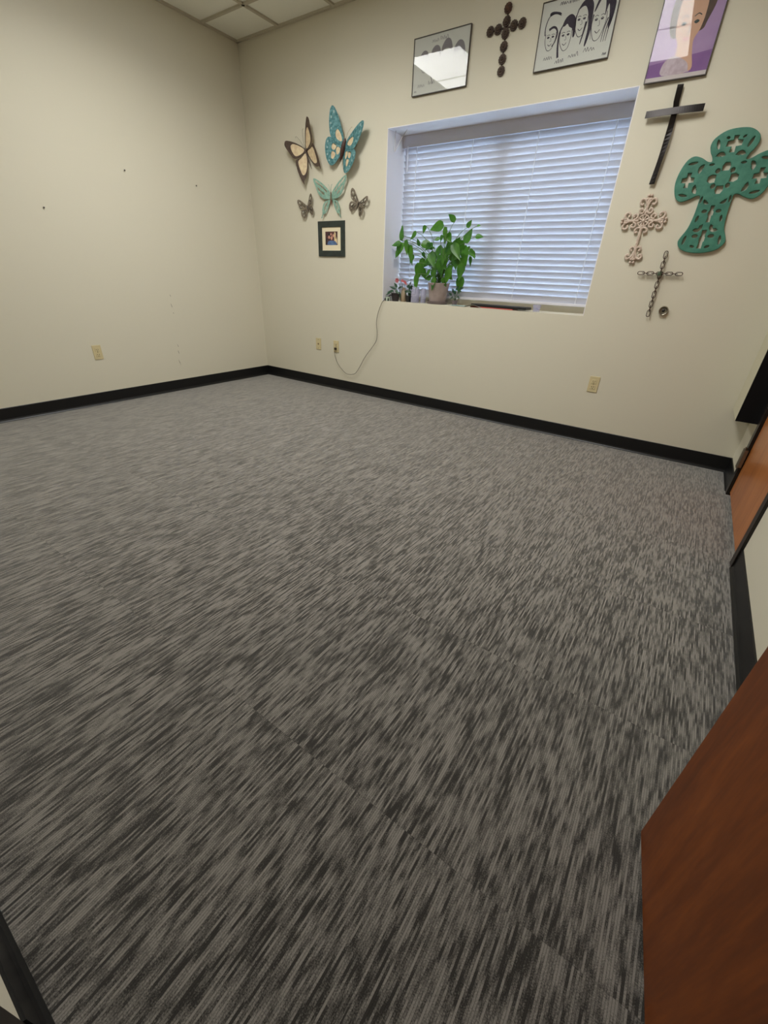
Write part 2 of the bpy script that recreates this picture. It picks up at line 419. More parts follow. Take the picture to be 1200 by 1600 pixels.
# blinds
bl = thing('window_blinds', 'white horizontal slat blinds, closed, filling the window recess', 'blinds', (2.51, .245, .935))
bx0, bx1 = WX0+.014, WX1-.014
MB().box((bx0, .225, 2.010), (bx1, .275, 2.062)).build('headrail', M['valance'], bl, bevel=.002)
va = MB(); va.grid([[(x, .212 - .004*math.sin((z-1.992)/.078*PI) , z) for x in (bx0-.008, bx1+.008)] for z in [1.992+.078*k/10 for k in range(11)]])
va.grid([[(x, .220, z) for x in (bx0-.008, bx1+.008)] for z in (2.070, 1.992)])
va.box((bx0-.008, .212, 1.992), (bx1+.008, .220, 1.994)); va.box((bx0-.008, .212, 2.066), (bx1+.008, .220, 2.068))
va.build('valance', M['valance'], bl)
NS = 30; pitch = .0402; z0s = .965; tilt = math.radians(62)
sl = MB(); wdt = .050
for i in range(NS-1):
    zc = z0s + .0 + pitch*i
    if zc > 2.03: break
    rows = []
    for k in range(7):
        t = k/6 - .5; c = .0025*(1-(2*t)**2)           # slight crown
        dy = t*wdt*math.cos(tilt); dz = -t*wdt*math.sin(tilt)
        rows.append((.245 + dy + c*math.sin(tilt)*1.0, zc + dz + c*math.cos(tilt)))
    sag = [0, .0, 0]
    def pt(x, r, off=0): return (x, r[0] + off*math.sin(tilt), r[1] + off*math.cos(tilt) )
    top = [[pt(x, r, .0011) for x in (bx0, bx1)] for r in rows]; bot = [[pt(x, r, -.0011) for x in (bx0, bx1)] for r in rows]
    sl.grid(top); sl.grid(bot)
    for e in (0, -1): sl.poly([bot[e][0], bot[e][1], top[e][1], top[e][0]])
sl.build('slats', M['slat'], bl, smooth=True)
MB().box((bx0, .222, .928), (bx1, .268, .944)).build('bottom_rail', M['valance'], bl, bevel=.002)
for x in (1.778, 2.270, 2.767, 3.264):
    lc = MB(); lc.tube([(x, .2285, .94), (x, .2285, 2.0)], .0024, 6).tube([(x, .262, .94), (x, .262, 2.0)], .0012, 6)
    lc.build('ladder_cord', M['cordw'], bl)
wd = MB().tube([(1.705, .205, 2.0), (1.712, .200, 1.86)], .003, 8); wd.tube([(1.7115, .200, 1.86), (1.7122, .1995, 1.835)], .0045, 8)
wd.build('tilt_cord', M['cordw'], bl)

hk = MB().tube(smooth_loop([(1.672,.07,2.072),(1.668,.07,2.03),(1.668,.07,1.96),(1.672,.07,1.945),(1.680,.07,1.955),(1.725,.075,2.02),(1.772,.08,2.072)], 6, False), .0022, 8)
o = hk.build('wire_hook', simple('white_wire', rgb(206,196,190), .4)); rebase(o, (1.67,.07,1.945))
tag(o, "thin white V-shaped wire hanging in the window recess's upper left corner", 'hook')

# ------------------------------------------------------------------ doors
# closet door in the right wall
fr = MB(); d = .012
for (y0, y1) in ((CY0-.045, CY0+.012), (CY1-.012, CY1+.05)): fr.box((W-d, y0, 0), (W+.10, y1, CH+.045))
fr.box((W-d, CY0+.012, CH-.012), (W+.10, CY1-.012, CH+.045))
struct(fr, 'trim_3', M['frame_dark'], bevel=.002)
dl = MB().box((W+.002, CY0+.016, .022), (W+.042, CY1-.028, CH-.016))
cd = dl.build('door_2', M['closet_wood'], kind='structure', bevel=.002)
def hinge(parent, x, y, z, rx=1):
    hb = MB(); hb.tube([(x, y, z-.055), (x, y, z+.055)], .010, 12); hb.tube([(x, y, z+.055), (x, y, z+.063)], .006, 12); hb.tube([(x, y, z-.063), (x, y, z-.055)], .006, 12)
    hb.box((x-.002, y-.028, z-.052), (x+.014, y+.018, z+.052)).build('hinge', M['steel'], parent)
for z in (.235, 1.05, 1.80): hinge(cd, W-.020, CY1-.012, z)
kb = MB(); kc = Vector((W-.0, CY0+.085, 1.0))
Rk = Matrix.Translation(kc) @ Matrix.Rotation(-PI/2, 4, 'Y')
kb.lathe([(0,0),(.032,0),(.032,.006),(.012,.01),(.011,.03),(.022,.04),(.027,.052),(.024,.062),(0,.066)], (0,0,0)); kb.build('knob', M['steel'], cd, smooth=True, M=Rk)

# entrance door, standing open at the right; its free edge points into the room
fr = MB()
for (x0, x1) in ((EX0-.045, EX0), (EX1, EX1+.045)): fr.box((x0, FY-.13, 0), (x1, FY+.002, EH+.045))
fr.box((EX0, FY-.13, EH), (EX1, FY+.002, EH+.045))
struct(fr, 'trim_4', M['frame_dark'], bevel=.002)
hx, hy = 4.445, FY+.012
free = Vector((4.332, -2.758)); dv = (free - Vector((hx, hy))); Ld = dv.length; ang = math.atan2(dv.y, dv.x)
DM = Matrix.Translation((hx, hy, 0)) @ Matrix.Rotation(ang, 4, 'Z')
ed = MB().box((0, 0, .004), (Ld, -.044, EH-.01)).build('door_1', M['door_wood'], M=DM, kind='structure', bevel=.0015)
hd = MB()
for sgn in (1, -1):
    y0 = .0 if sgn > 0 else -.044
    hd.tube([(Ld-.07, y0, 1.0), (Ld-.07, y0+sgn*.05, 1.0)], .011, 12)
    hd.tube(smooth_loop([(Ld-.07, y0+sgn*.05, 1.0), (Ld-.10, y0+sgn*.053, 1.0), (Ld-.18, y0+sgn*.05, .998)], 4, False), .009, 12)
    hd.tube([(Ld-.07, y0, 1.0), (Ld-.07, y0+sgn*.008, 1.0)], .033, 24)
hd.build('lever_handle', M['steel'], ed, M=DM, smooth=True)
for z in (.25, 1.05, 1.8): MB().tube([(-.004, -.05, z-.055), (-.004, -.05, z+.055)], .009, 12).build('hinge', M['steel'], ed, M=DM)

# black-fronted box in the corner
cb = thing('wall_box', 'tall narrow box with beige side and black front, in the back right corner', 'box', (4.487, -.165, .41))
MB().box((4.43, -.335, .41), (W, 0, 1.35)).build('side_panel', M['beige'], cb, bevel=.004)
MB().box((4.431, -.345, .411), (W, -.335, 1.349)).build('front_panel', M['blackmat'], cb, bevel=.001)

# ------------------------------------------------------------------ ceiling lights (2 x 4 troffers)
for (x0, lab) in ((1.125, 'rectangular recessed ceiling light nearer the left wall'), (2.907, 'rectangular recessed ceiling light nearer the right wall')):
    y1 = -.959; y0 = y1 - 2*G; x1 = x0 + G
    t = thing('ceiling_light', lab, 'light', ((x0+x1)/2, (y0+y1)/2, H), 'ceiling lights')
    f = MB()
    for a, b in (((x0+.012, y0+.012), (x0+.035, y1-.012)), ((x1-.035, y0+.012), (x1-.012, y1-.012)), ((x0+.035, y0+.012), (x1-.035, y0+.035)), ((x0+.035, y1-.035), (x1-.035, y1-.012))):
        f.box((a[0], a[1], H-.001), (b[0], b[1], H+.011))
    f.build('frame', M['white_paint'], t)
    MB().box((x0+.035, y0+.035, H+.002), (x1-.035, y1-.035, H+.009)).build('diffuser', M['diffuser'], t)
    del t['group']
    la = bpy.data.lights.new('ceiling_lamp', 'AREA'); la.shape = 'RECTANGLE'; la.size = x1-x0-.075; la.size_y = y1-y0-.075; la.energy = 20; la.spread = math.radians(155); la.color = (1.0, 1.0, .97)
    lo = bpy.data.objects.new('lamp', la); lo.location = (0, 0, -.002); link(lo, t)

# ------------------------------------------------------------------ outlets
def outlet(fn, label, kind, group=None):
    """fn maps local (u right, v up, w out) to world"""
    P = lambda a, b: None
    c = fn(0, 0, 0)
    t = thing('wall_outlet', label, 'outlet', c, group)
    def bx(mb, u0, v0, w0, u1, v1, w1): mb.box(fn(u0, v0, w0), fn(u1, v1, w1)); return mb
    bx(MB(), -.035, -.056, 0, .035, .056, .005).build('cover_plate', M['ivory'], t, bevel=.002)
    if kind == 'duplex':
        for s in (1, -1):
            o = bx(MB(), -.017, s*.0195-.0145, .005, .017, s*.0195+.0145, .0075).build('socket', M['ivory'], t, bevel=.003)
            q = MB()
            for du in (-.0065, .0065): bx(q, du-.0013, s*.0195-.002, .0074, du+.0013, s*.0195+.008, .0079)
            bx(q, -.0025, s*.0195-.011, .0074, .0025, s*.0195-.006, .0079)
            q.build('slots', M['slot'], o)
    else:
        bx(MB(), -.008, -.008, .005, .008, .008, .0075).build('jack', M['ivory_dark'], t, bevel=.001)
    for v in ((0,) if kind == 'duplex' else (-.042, .042)): bx(MB(), -.0025, v-.0025, .005, .0025, v+.0025, .0065).build('screw', M['ivory_dark'], t)
    return t
def back(x, z): return lambda u, v, w: (x+u, -w, z+v)
outlet(back(3.579, .434), 'beige duplex outlet on the back wall near its right end', 'duplex')
outlet(back(.837, .428), 'blank beige wall plate nearest the corner, left of the plugged-in outlet', 'jack')
outlet(back(1.082, .427), 'beige outlet with the cord plugged in, on the back wall below the butterflies', 'duplex')
outlet(lambda u, v, w: (w, -1.812+u, .424+v), 'beige duplex outlet low on the left wall', 'duplex')

# nails in the left wall
for (y, z, lab) in ((-1.254, 1.724, 'small dark nail in the left wall, the left of the upper two'), (-.627, 1.720, 'small dark nail in the left wall, nearest the room corner'), (-1.897, 1.408, 'small grey nail in the left wall, the lowest and leftmost')):
    o = MB().tube([(0, y, z), (.008, y, z-.001)], .0022, 8).tube([(.007, y, z-.001), (.009, y, z-.001)], .0055, 10).build('nail', M['greydark'])
    rebase(o, (0, y, z)); tag(o, lab, 'nail')

# door bumper on the back wall
bp = thing('door_bumper', 'round metal wall bumper with a dark centre, below the chain cross', 'door stop', (3.869, 0, .946))
MB().lathe([(.027,0),(.0275,.006),(.026,.016),(.023,.022),(.019,.020),(.017,.014),(.010,.012),(0,.012)], (3.869,0,.946), 'y', 40).build('cup', M['steel'], bp, smooth=True)
MB().lathe([(.008,.012),(.008,.018),(.005,.020),(0,.020)], (3.869,0,.946), 'y', 20).build('screw', M['black'], bp, smooth=True)

# ------------------------------------------------------------------ framed pictures
def ribbon(mb, pts, w, y, n=5):
    """ink stroke as a flat ribbon on plane y, pts in (x,z)"""
    p = smooth_loop(pts, n, False) if len(pts) > 2 else pts
    L_, R_ = [], []
    m = len(p)
    for i in range(m):
        a = p[max(i-1,0)]; b = p[min(i+1,m-1)]; dx, dz = b[0]-a[0], b[1]-a[1]; l = math.hypot(dx, dz) or 1
        ww = (w if not isinstance(w, (list,tuple)) else w[0] + (w[1]-w[0])*i/(m-1)) / 2
        nx, nz_ = -dz/l*ww, dx/l*ww
        L_.append((p[i][0]+nx, y, p[i][1]+nz_)); R_.append((p[i][0]-nx, y, p[i][1]-nz_))
    mb.grid([L_, R_]); return mb
def blob(mb, pts, y, n=4):
    mb.poly([(p[0], y, p[1]) for p in smooth_loop(pts, n)]); return mb
def scribble(mb, x, z, w, h, y, k, sl=.25, th=.0025, seed=0):
    rnd = random.Random(seed); pts = []
    for i in range(k*2+1):
        t = i/(k*2); pts.append((x + w*t + rnd.uniform(-.15,.15)*w/k, z + sl*w*t*.0 + (h if i % 2 else 0)*rnd.uniform(.5, 1.1)))
    ribbon(mb, pts, th, y)

def picture(x0, x1, z0, z1, label, cat='picture'):
    t = thing('framed_picture', label, cat, ((x0+x1)/2, 0, z0))
    f = MB(); e = .0035
    f.box((x0, -.016, z0), (x1, -.010, z0+e)); f.box((x0, -.016, z1-e), (x1, -.010, z1)); f.box((x0, -.016, z0+e), (x0+e, -.010, z1-e)); f.box((x1-e, -.016, z0+e), (x1, -.010, z1-e))
    f.box((x0, -.010, z0), (x1, -.001, z1))
    f.build('frame', M['clip'], t)
    MB().box((x0+e, -.0135, z0+e), (x1-e, -.0125, z1-e)).build('glass', M['picglass'], t)
    return t
def jaw(cx, cz, w, h, lean=0):
    return [(cx-w*.5, cz+h*.25), (cx-w*.48, cz-h*.1), (cx-w*.25+lean, cz-h*.42), (cx+lean, cz-h*.5), (cx+w*.28+lean, cz-h*.4), (cx+w*.5, cz-h*.05), (cx+w*.5, cz+h*.25)]
def face(mb, cx, cz, w, h, y, lean=0):
    ribbon(mb, jaw(cx, cz, w, h, lean), .0028, y)
    for s in (-1, 1):
        ribbon(mb, [(cx+s*w*.22-.008, cz+h*.08), (cx+s*w*.22, cz+h*.115), (cx+s*w*.22+.008, cz+h*.08)], .0026, y)
        ribbon(mb, [(cx+s*w*.22-.006, cz+h*.07), (cx+s*w*.22+.006, cz+h*.07)], .006, y)
        ribbon(mb, [(cx+s*w*.22-.010, cz+h*.17), (cx+s*w*.22, cz+h*.195), (cx+s*w*.22+.010, cz+h*.17)], .0024, y)
    ribbon(mb, [(cx+.001, cz+h*.05), (cx+.006, cz-h*.08), (cx-.003, cz-h*.10)], .002, y)
    ribbon(mb, [(cx-w*.18, cz-h*.22), (cx, cz-h*.29), (cx+w*.18, cz-h*.21)], .003, y)

IY = -.0108
t = picture(2.748, 3.181, 2.215, 2.514, 'framed ink caricature of four long-haired heads, between button cross and purple portrait')
MB().box((2.7515, -.0105, 2.2185), (3.1775, -.0100, 2.5105)).build('paper', M['paper'], t)
k = MB()
# first head: bald crown, dark fringe
ribbon(k, [(2.787,2.371),(2.784,2.41),(2.800,2.448),(2.835,2.455),(2.868,2.442)], (.006,.003), IY)
blob(k, [(2.803,2.449),(2.800,2.462),(2.820,2.466),(2.860,2.456),(2.866,2.446),(2.830,2.454)], IY)
ribbon(k, [(2.808,2.392),(2.830,2.400),(2.850,2.392),(2.861,2.368),(2.852,2.335),(2.838,2.318)], (.012,.005), IY)
face(k, 2.823, 2.352, .062, .10, IY, .0)
# second: dark hair to the right, long strand left
blob(k, [(2.886,2.396),(2.898,2.425),(2.926,2.437),(2.952,2.420),(2.962,2.385),(2.965,2.345),(2.955,2.338),(2.946,2.372),(2.925,2.386),(2.912,2.400),(2.898,2.392)], IY)
ribbon(k, [(2.890,2.40),(2.873,2.365),(2.876,2.31),(2.886,2.262)], (.006,.012), IY)
face(k, 2.912, 2.345, .066, .115, IY, .006)
# third
blob(k, [(2.962,2.444),(2.985,2.476),(3.02,2.480),(3.044,2.455),(3.05,2.40),(3.05,2.34),(3.038,2.29),(3.030,2.295),(3.034,2.36),(3.022,2.42),(3.004,2.452),(2.985,2.455)], IY)
ribbon(k, [(2.966,2.45),(2.958,2.415),(2.962,2.38)], (.006,.003), IY)
ribbon(k, [(3.02,2.39),(3.012,2.34),(3.004,2.30)], (.012,.004), IY)
face(k, 2.99, 2.395, .068, .125, IY, .004)
# fourth
blob(k, [(3.055,2.425),(3.07,2.470),(3.10,2.495),(3.14,2.490),(3.163,2.45),(3.165,2.40),(3.155,2.35),(3.145,2.345),(3.140,2.40),(3.128,2.44),(3.118,2.395),(3.112,2.44),(3.10,2.475),(3.08,2.46),(3.062,2.425)], IY)
for dx in (0, .012, .024): ribbon(k, [(3.138+dx*.8,2.385),(3.126+dx,2.34),(3.122+dx,2.29)], (.006,.0025), IY)
ribbon(k, [(3.056,2.41),(3.052,2.36),(3.060,2.31)], (.005,.002), IY)
face(k, 3.09, 2.375, .074, .15, IY, .0)
for i, (x, z, w) in enumerate(((2.80,2.262,.05),(2.875,2.238,.05),(2.95,2.252,.055),(3.035,2.262,.06))): scribble(k, x, z, w, .018, IY, 4, seed=i, th=.0022)
scribble(k, 2.85, 2.485, .045, .016, IY, 4, seed=11); scribble(k, 2.90, 2.483, .055, .018, IY, 5, seed=12); scribble(k, 3.145, 2.232, .022, .010, IY, 3, seed=14)
k.build('ink_drawing', M['ink'], t)

t = picture(1.855, 2.287, 2.219, 2.516, 'framed sketch of four short-haired heads, reflecting the ceiling light, above window left')
MB().box((1.8585, -.0105, 2.2225), (2.2835, -.0100, 2.5125)).build('paper', M['paper'], t)
k = MB()
for (cx, cz, w, h, s) in ((1.945,2.385,.062,.10,1),(2.035,2.395,.066,.105,1),(2.118,2.395,.075,.12,1.15),(2.212,2.365,.080,.135,1.1)):
    face(k, cx, cz, w, h, IY)
    blob(k, [(cx-w*.55,cz+h*.15),(cx-w*.5,cz+h*.42),(cx-w*.1,cz+h*.60*s),(cx+w*.35,cz+h*.52*s),(cx+w*.58,cz+h*.2),(cx+w*.5,cz-h*.02),(cx+w*.38,cz+h*.22),(cx,cz+h*.30),(cx-w*.35,cz+h*.25)], IY)
for i, (x, z, w) in enumerate(((1.90,2.262,.055),(1.985,2.268,.05),(2.07,2.285,.055),(2.16,2.285,.06))): scribble(k, x, z, w, .018, IY, 4, seed=21+i, th=.0022)
ribbon(k, [(2.0,2.325),(2.01,2.295),(2.02,2.27)], .005, IY); scribble(k, 2.0, 2.475, .05, .014, IY, 4, seed=31); scribble(k, 2.06, 2.478, .06, .018, IY, 5, seed=32); scribble(k, 1.872, 2.238, .018, .014, IY, 2, seed=33)
k.build('ink_drawing', M['inksoft'], t)

# purple portrait
px0, px1, pz0, pz1 = 3.411, 3.705, 2.068, 2.498
t = picture(px0, px1, pz0, pz1, 'framed purple-background portrait of a brown-haired person, above the black ribbon cross')
pp = [simple('violet_backdrop', rgb(150,116,164), .7, mottle=rgb(176,150,188), mscale=5), simple('portrait_hair', rgb(98,76,62), .7, mottle=rgb(74,58,50), mscale=50), simple('portrait_skin', rgb(206,166,140), .7),
      simple('portrait_clothes', rgb(176,158,166), .7, mottle=rgb(196,182,190), mscale=40), simple('portrait_eye', rgb(52,64,60), .6), simple('portrait_lip', rgb(176,100,96), .6), simple('portrait_border', rgb(196,188,186), .7), simple('violet_deep', rgb(122,84,140), .7, mottle=rgb(140,100,156), mscale=6)]
k = MB(); k.mi = 0; k.box((px0+.0035, -.0105, pz0+.0035), (px1-.0035, -.0100, pz1-.0035))
k.mi = 6; k.poly([(px0+.0035,-.0106,pz0+.0035),(px1-.0035,-.0106,pz0+.0035),(px1-.0035,-.0106,pz0+.022),(px0+.0035,-.0106,pz0+.022)])
k.mi = 7; k.poly([(px0+.0035,-.01062,pz0+.022),(px1-.0035,-.01062,pz0+.022),(px1-.0035,-.01062,pz0+.10),(px0+.0035,-.01062,pz0+.075)])
k.mi = 1; blob(k, [(3.49,2.24),(3.465,2.32),(3.475,2.41),(3.53,2.465),(3.60,2.465),(3.65,2.42),(3.660,2.35),(3.640,2.28),(3.626,2.25),(3.56,2.24)], -.0107)
k.mi = 2; blob(k, [(3.500,2.30),(3.500,2.37),(3.53,2.405),(3.58,2.405),(3.618,2.37),(3.624,2.31),(3.617,2.255),(3.60,2.215),(3.612,2.16),(3.625,2.10),(3.55,2.095),(3.535,2.15),(3.530,2.205),(3.508,2.25)], -.0109)
k.mi = 3; blob(k, [(3.49,2.093),(3.485,2.14),(3.52,2.165),(3.56,2.155),(3.60,2.13),(3.612,2.10),(3.61,2.093)], -.0111)
k.mi = 4
for cx in (3.535, 3.592): blob(k, [(cx-.012,2.285),(cx,2.292),(cx+.012,2.285),(cx,2.277)], -.0112); ribbon(k, [(cx-.016,2.305),(cx,2.314),(cx+.016,2.306)], .004, -.0112)
ribbon(k, [(3.565,2.275),(3.571,2.25),(3.562,2.246)], .003, -.0112)
k.mi = 5; blob(k, [(3.545,2.226),(3.560,2.231),(3.580,2.226),(3.562,2.218)], -.0112)
k.build('portrait_print', pp, t)
t.rotation_euler.z = math.radians(2.3); t.location.y = -.007     # hangs a little askew, its left side off the wall

# small dark green photo frame
fx0, fx1, fz0, fz1 = .890, 1.211, 1.220, 1.496
t = thing('photo_frame', 'small dark green square photo frame below the mint butterfly', 'picture frame', ((fx0+fx1)/2, 0, fz0))
f = MB(); fw = .047
me = plate_mesh([(fx0,fz0),(fx1,fz0),(fx1,fz1),(fx0,fz1)], [[(fx0+fw,fz0+fw),(fx0+fw,fz1-fw),(fx1-fw,fz1-fw),(fx1-fw,fz0+fw)]], .012, .002)
f.mesh(me, wallM(0, -.0065, 0)); f.build('frame', M['pframe'], t)
MB().box((fx0+.04, -.006, fz0+.04), (fx1-.04, -.002, fz1-.04)).build('mat_board', M['mat'], t)
k = MB(); ph = [simple('photo_maroon', rgb(96,52,50), .5, mottle=rgb(60,40,44), mscale=60), simple('photo_skin', rgb(206,150,130), .5), simple('photo_blue', rgb(96,130,170), .5, mottle=rgb(60,70,110), mscale=90), simple('photo_cream', rgb(220,196,150), .5), simple('photo_dark', rgb(44,34,38), .5)]
k.mi = 0; k.box((.977, -.0068, 1.311), (1.124, -.006, 1.416))
y = -.0071
k.mi = 3; k.poly([(1.085,y,1.32),(1.12,y,1.32),(1.12,y,1.345),(1.10,y,1.41),(1.085,y,1.41)])
k.mi = 4; blob(k, [(1.005,1.36),(1.01,1.395),(1.035,1.405),(1.05,1.38),(1.03,1.35)], y-.0001); k.poly([(1.10,y-.0001,1.36),(1.108,y-.0001,1.36),(1.112,y-.0001,1.412),(1.105,y-.0001,1.412)]); k.poly([(.98,y-.0001,1.314),(1.0,y-.0001,1.314),(1.0,y-.0001,1.36),(.98,y-.0001,1.36)])
k.mi = 2; blob(k, [(1.005,1.313),(1.01,1.34),(1.04,1.345),(1.075,1.345),(1.105,1.335),(1.11,1.313)], y-.0002)
k.mi = 1
for (a, b, r) in ((1.022,1.372,.012),(1.052,1.366,.013),(1.074,1.384,.011),(1.046,1.394,.009)): blob(k, [(a-r,b),(a,b+r*1.2),(a+r,b),(a,b-r*1.2)], y-.0003)
k.build('photo', ph, t)

# ------------------------------------------------------------------ butterflies
def hinged(side, ang):
    """rotate a wing about the body axis so its tip lifts off the wall"""
    return Matrix.Rotation(-side*ang, 4, 'Y')
def wing_part(name, parent, outline, holes, side, ang, th, mat, MM, w=0, bev=.0012):
    me = plate_mesh(smooth_loop(outline, 5), [smooth_loop(h_, 4) for h_ in holes], th, bev)
    mb = MB(); mb.mesh(me, MM @ hinged(side, ang) @ Matrix.Translation((0,0,w)) @ Matrix.Diagonal((side, 1, 1, 1)))
    return mb.build(name, mat, parent)
def mount(t, x, z, d):
    MB().tube([(x, 0, z), (x, -d, z)], .0025, 6).build('mounting_pin', M['greydark'], t)
def antennae(mb, MM, l, spread, curl, r=.0015, y0=.03, w=.01):
    for s in (-1, 1):
        pts = [(s*.003, y0, w), (s*spread*.35, y0+l*.5, w+.006), (s*spread*.8, y0+l*.9, w+.008), (s*(spread+curl*.5), y0+l, w+.008), (s*(spread+curl), y0+l*.94, w+.008)]
        mb.tube([MM @ Vector(p) for p in smooth_loop(pts, 5, False)], r, 6)
def body(MM, a, b, r, w):
    n = 12; return MB().tube([MM @ Vector((0, a+(b-a)*k/n, w)) for k in range(n+1)], [max(.0008, r*math.sin(PI*min(1,(k+.3)/n))**.6*(1-.35*k/n)) for k in range(n+1)], 10)

# large teal butterfly
bx, bz = 1.220, 1.980; a0 = math.radians(-22)
MM = wallM(bx, -.022, bz, a0, Matrix.Scale(.93, 4))
t = thing('butterfly_ornament', 'large blue-teal metal butterfly with cream cells and brown body, topmost on wall', 'wall ornament', (bx, 0, bz))
up = [(.012,.055),(.06,.125),(.115,.19),(.165,.232),(.195,.235),(.205,.20),(.195,.14),(.175,.085),(.150,.045),(.10,.022),(.012,.015)]
lo = [(.010,.018),(.07,.020),(.135,.038),(.178,.025),(.188,-.02),(.172,-.075),(.140,-.125),(.095,-.150),(.060,-.130),(.035,-.085),(.010,-.030)]
uh = [[(.035,.045),(.055,.085),(.100,.110),(.110,.075),(.085,.045)]]
lh = [[(.035,-.010),(.060,.000),(.075,-.02),(.060,-.055),(.040,-.045)], [(.078,.002),(.115,.005),(.120,-.03),(.088,-.035)], [(.072,-.055),(.110,-.05),(.105,-.095),(.080,-.095)]]
A = math.radians(15)
cell = [(.030,-.06),(.05,-.11),(.095,-.118),(.14,-.07),(.15,.01),(.10,.0),(.03,.0)]
for s in (-1, 1):
    wu = wing_part('upper_wing', t, up, uh, s, A, .003, M['bluewing'], MM, .004)
    wl_ = wing_part('lower_wing', t, lo, lh, s, A, .003, M['bluewing'], MM, .001)
    mb = MB()
    mb.mesh(plate_mesh([(s*p[0], p[1]) for p in smooth_loop([(.03,.04),(.05,.09),(.105,.118),(.118,.075),(.09,.038)], 4)], [], .0015), MM @ hinged(s, A) @ Matrix.Translation((0,0,.0005)))
    mb.build('wing_panel', M['cream'], wu)
    mb = MB()
    mb.mesh(plate_mesh([(s*p[0], p[1]) for p in smooth_loop(cell, 4)], [], .0015), MM @ hinged(s, A) @ Matrix.Translation((0,0,-.0025)))
    mb.build('wing_panel', M['cream'], wl_)
    # pale dabs along the wing rim
    for (u, v, r) in ((.165,.205,.012),(.178,.165,.010),(.172,.125,.009),(.158,.095,.008),(.168,.0,.010),(.160,-.04,.009),(.145,-.085,.009),(.115,-.12,.009)):
        mb = MB(); mb.mesh(plate_mesh([(s*(u+r*math.cos(q)*.8), v+r*math.sin(q)*.9) for q in [2*PI*j/8 for j in range(8)]], [], .0008), MM @ hinged(s, A) @ Matrix.Translation((0,0,.0066 if v > .05 else .0035)))
        mb.build('rim_dot', M['palepatina'], wu if v > .05 else wl_)
body(MM, .075, -.095, .023, .014).build('body', M['bodybrown'], t, smooth=True); mount(t, bx, bz, .03)
mb = MB(); antennae(mb, MM, .10, .05, .0, .0013, .066, .012); mb.build('antennae', simple('pale_wire', rgb(184,168,140), .5), t)

# brown and cream butterfly
bx, bz = .800, 1.982; a0 = math.radians(26)
MM = wallM(bx, -.016, bz, a0, Matrix.Scale(.9, 4))
t = thing('butterfly_ornament', 'brown-edged butterfly with cream wing panels, leftmost of the two large ones', 'wall ornament', (bx, 0, bz))
up = [(.006,.050),(.04,.10),(.10,.16),(.165,.205),(.190,.195),(.195,.165),(.175,.105),(.150,.045),(.10,.020),(.006,.030)]
uh = [(.016,.050),(.048,.096),(.105,.146),(.140,.142),(.140,.090),(.118,.044),(.05,.033)]
lo = [(.006,.030),(.08,.015),(.135,.015),(.150,-.04),(.150,-.11),(.140,-.175),(.128,-.205),(.118,-.175),(.075,-.150),(.035,-.09),(.006,-.005)]
lh = [(.014,.018),(.07,.008),(.112,-.002),(.122,-.05),(.112,-.128),(.068,-.118),(.030,-.058)]
for s in (-1, 1):
    A = math.radians(17)
    for nm, o_, h_, w in (('upper_wing', up, uh, .003), ('lower_wing', lo, lh, .0)):
        wp = wing_part(nm, t, o_, [h_], s, A, .003, M['brownwing'], MM, w)
        big = [(p[0], p[1]) for p in h_]; c = (sum(p[0] for p in big)/len(big), sum(p[1] for p in big)/len(big))
        big = [(c[0]+(p[0]-c[0])*1.1, c[1]+(p[1]-c[1])*1.1) for p in big]
        mb = MB(); mb.mesh(plate_mesh([(s*p[0], p[1]) for p in smooth_loop(big, 4)], [], .0012), MM @ hinged(s, A) @ Matrix.Translation((0,0,w-.0022)))
        mb.build('wing_panel', M['cream'], wp)
body(MM, .060, -.13, .008, .010).build('body', M['brownwing'], t, smooth=True); mount(t, bx, bz, .02)
mb = MB(); antennae(mb, MM, .13, .05, .012, .0013, .055, .010); mb.build('antennae', simple('grey_wire', rgb(150,142,122), .5), t)

# mint swallowtail
bx, bz = 1.066, 1.668
MM = wallM(bx, -.012, bz, 0)
t = thing('butterfly_ornament', 'mint green swallowtail butterfly above the dark photo frame', 'wall ornament', (bx, 0, bz))
up = [(.008,.030),(.05,.07),(.10,.105),(.16,.135),(.190,.140),(.188,.115),(.165,.075),(.145,.035),(.115,.008),(.07,-.012),(.008,-.008)]
lo = [(.008,-.010),(.04,-.020),(.075,-.030),(.098,-.062),(.104,-.095),(.104,-.118),(.112,-.138),(.117,-.150),(.106,-.150),(.096,-.125),(.070,-.115),(.045,-.085),(.020,-.040)]
uh = [[(.045,.045),(.075,.068),(.080,.058),(.052,.036)], [(.085,.075),(.115,.098),(.122,.088),(.092,.062)], [(.125,.100),(.165,.126),(.168,.116),(.132,.088)], [(.075,.030),(.105,.048),(.112,.036),(.080,.018)], [(.115,.055),(.145,.078),(.148,.066),(.125,.042)]]
lh = [[(.040,-.032),(.055,-.060),(.064,-.055),(.050,-.030)], [(.062,-.040),(.075,-.085),(.085,-.080),(.072,-.042)], [(.055,-.072),(.068,-.100),(.075,-.095),(.062,-.068)]]
for s in (-1, 1):
    wing_part('upper_wing', t, up, uh, s, math.radians(6), .002, M['mint'], MM, .003, .0006)
    wing_part('lower_wing', t, lo, lh, s, math.radians(6), .002, M['mint'], MM, 0, .0006)
body(MM, .038, -.065, .010, .008).build('body', simple('red_brown_body', rgb(132,76,62), .5, mottle=rgb(96,96,76)), t, smooth=True); mount(t, bx, bz, .012)
mb = MB(); antennae(mb, MM, .055, .022, .0, .0012, .034, .008); mb.build('antennae', M['mint'], t)

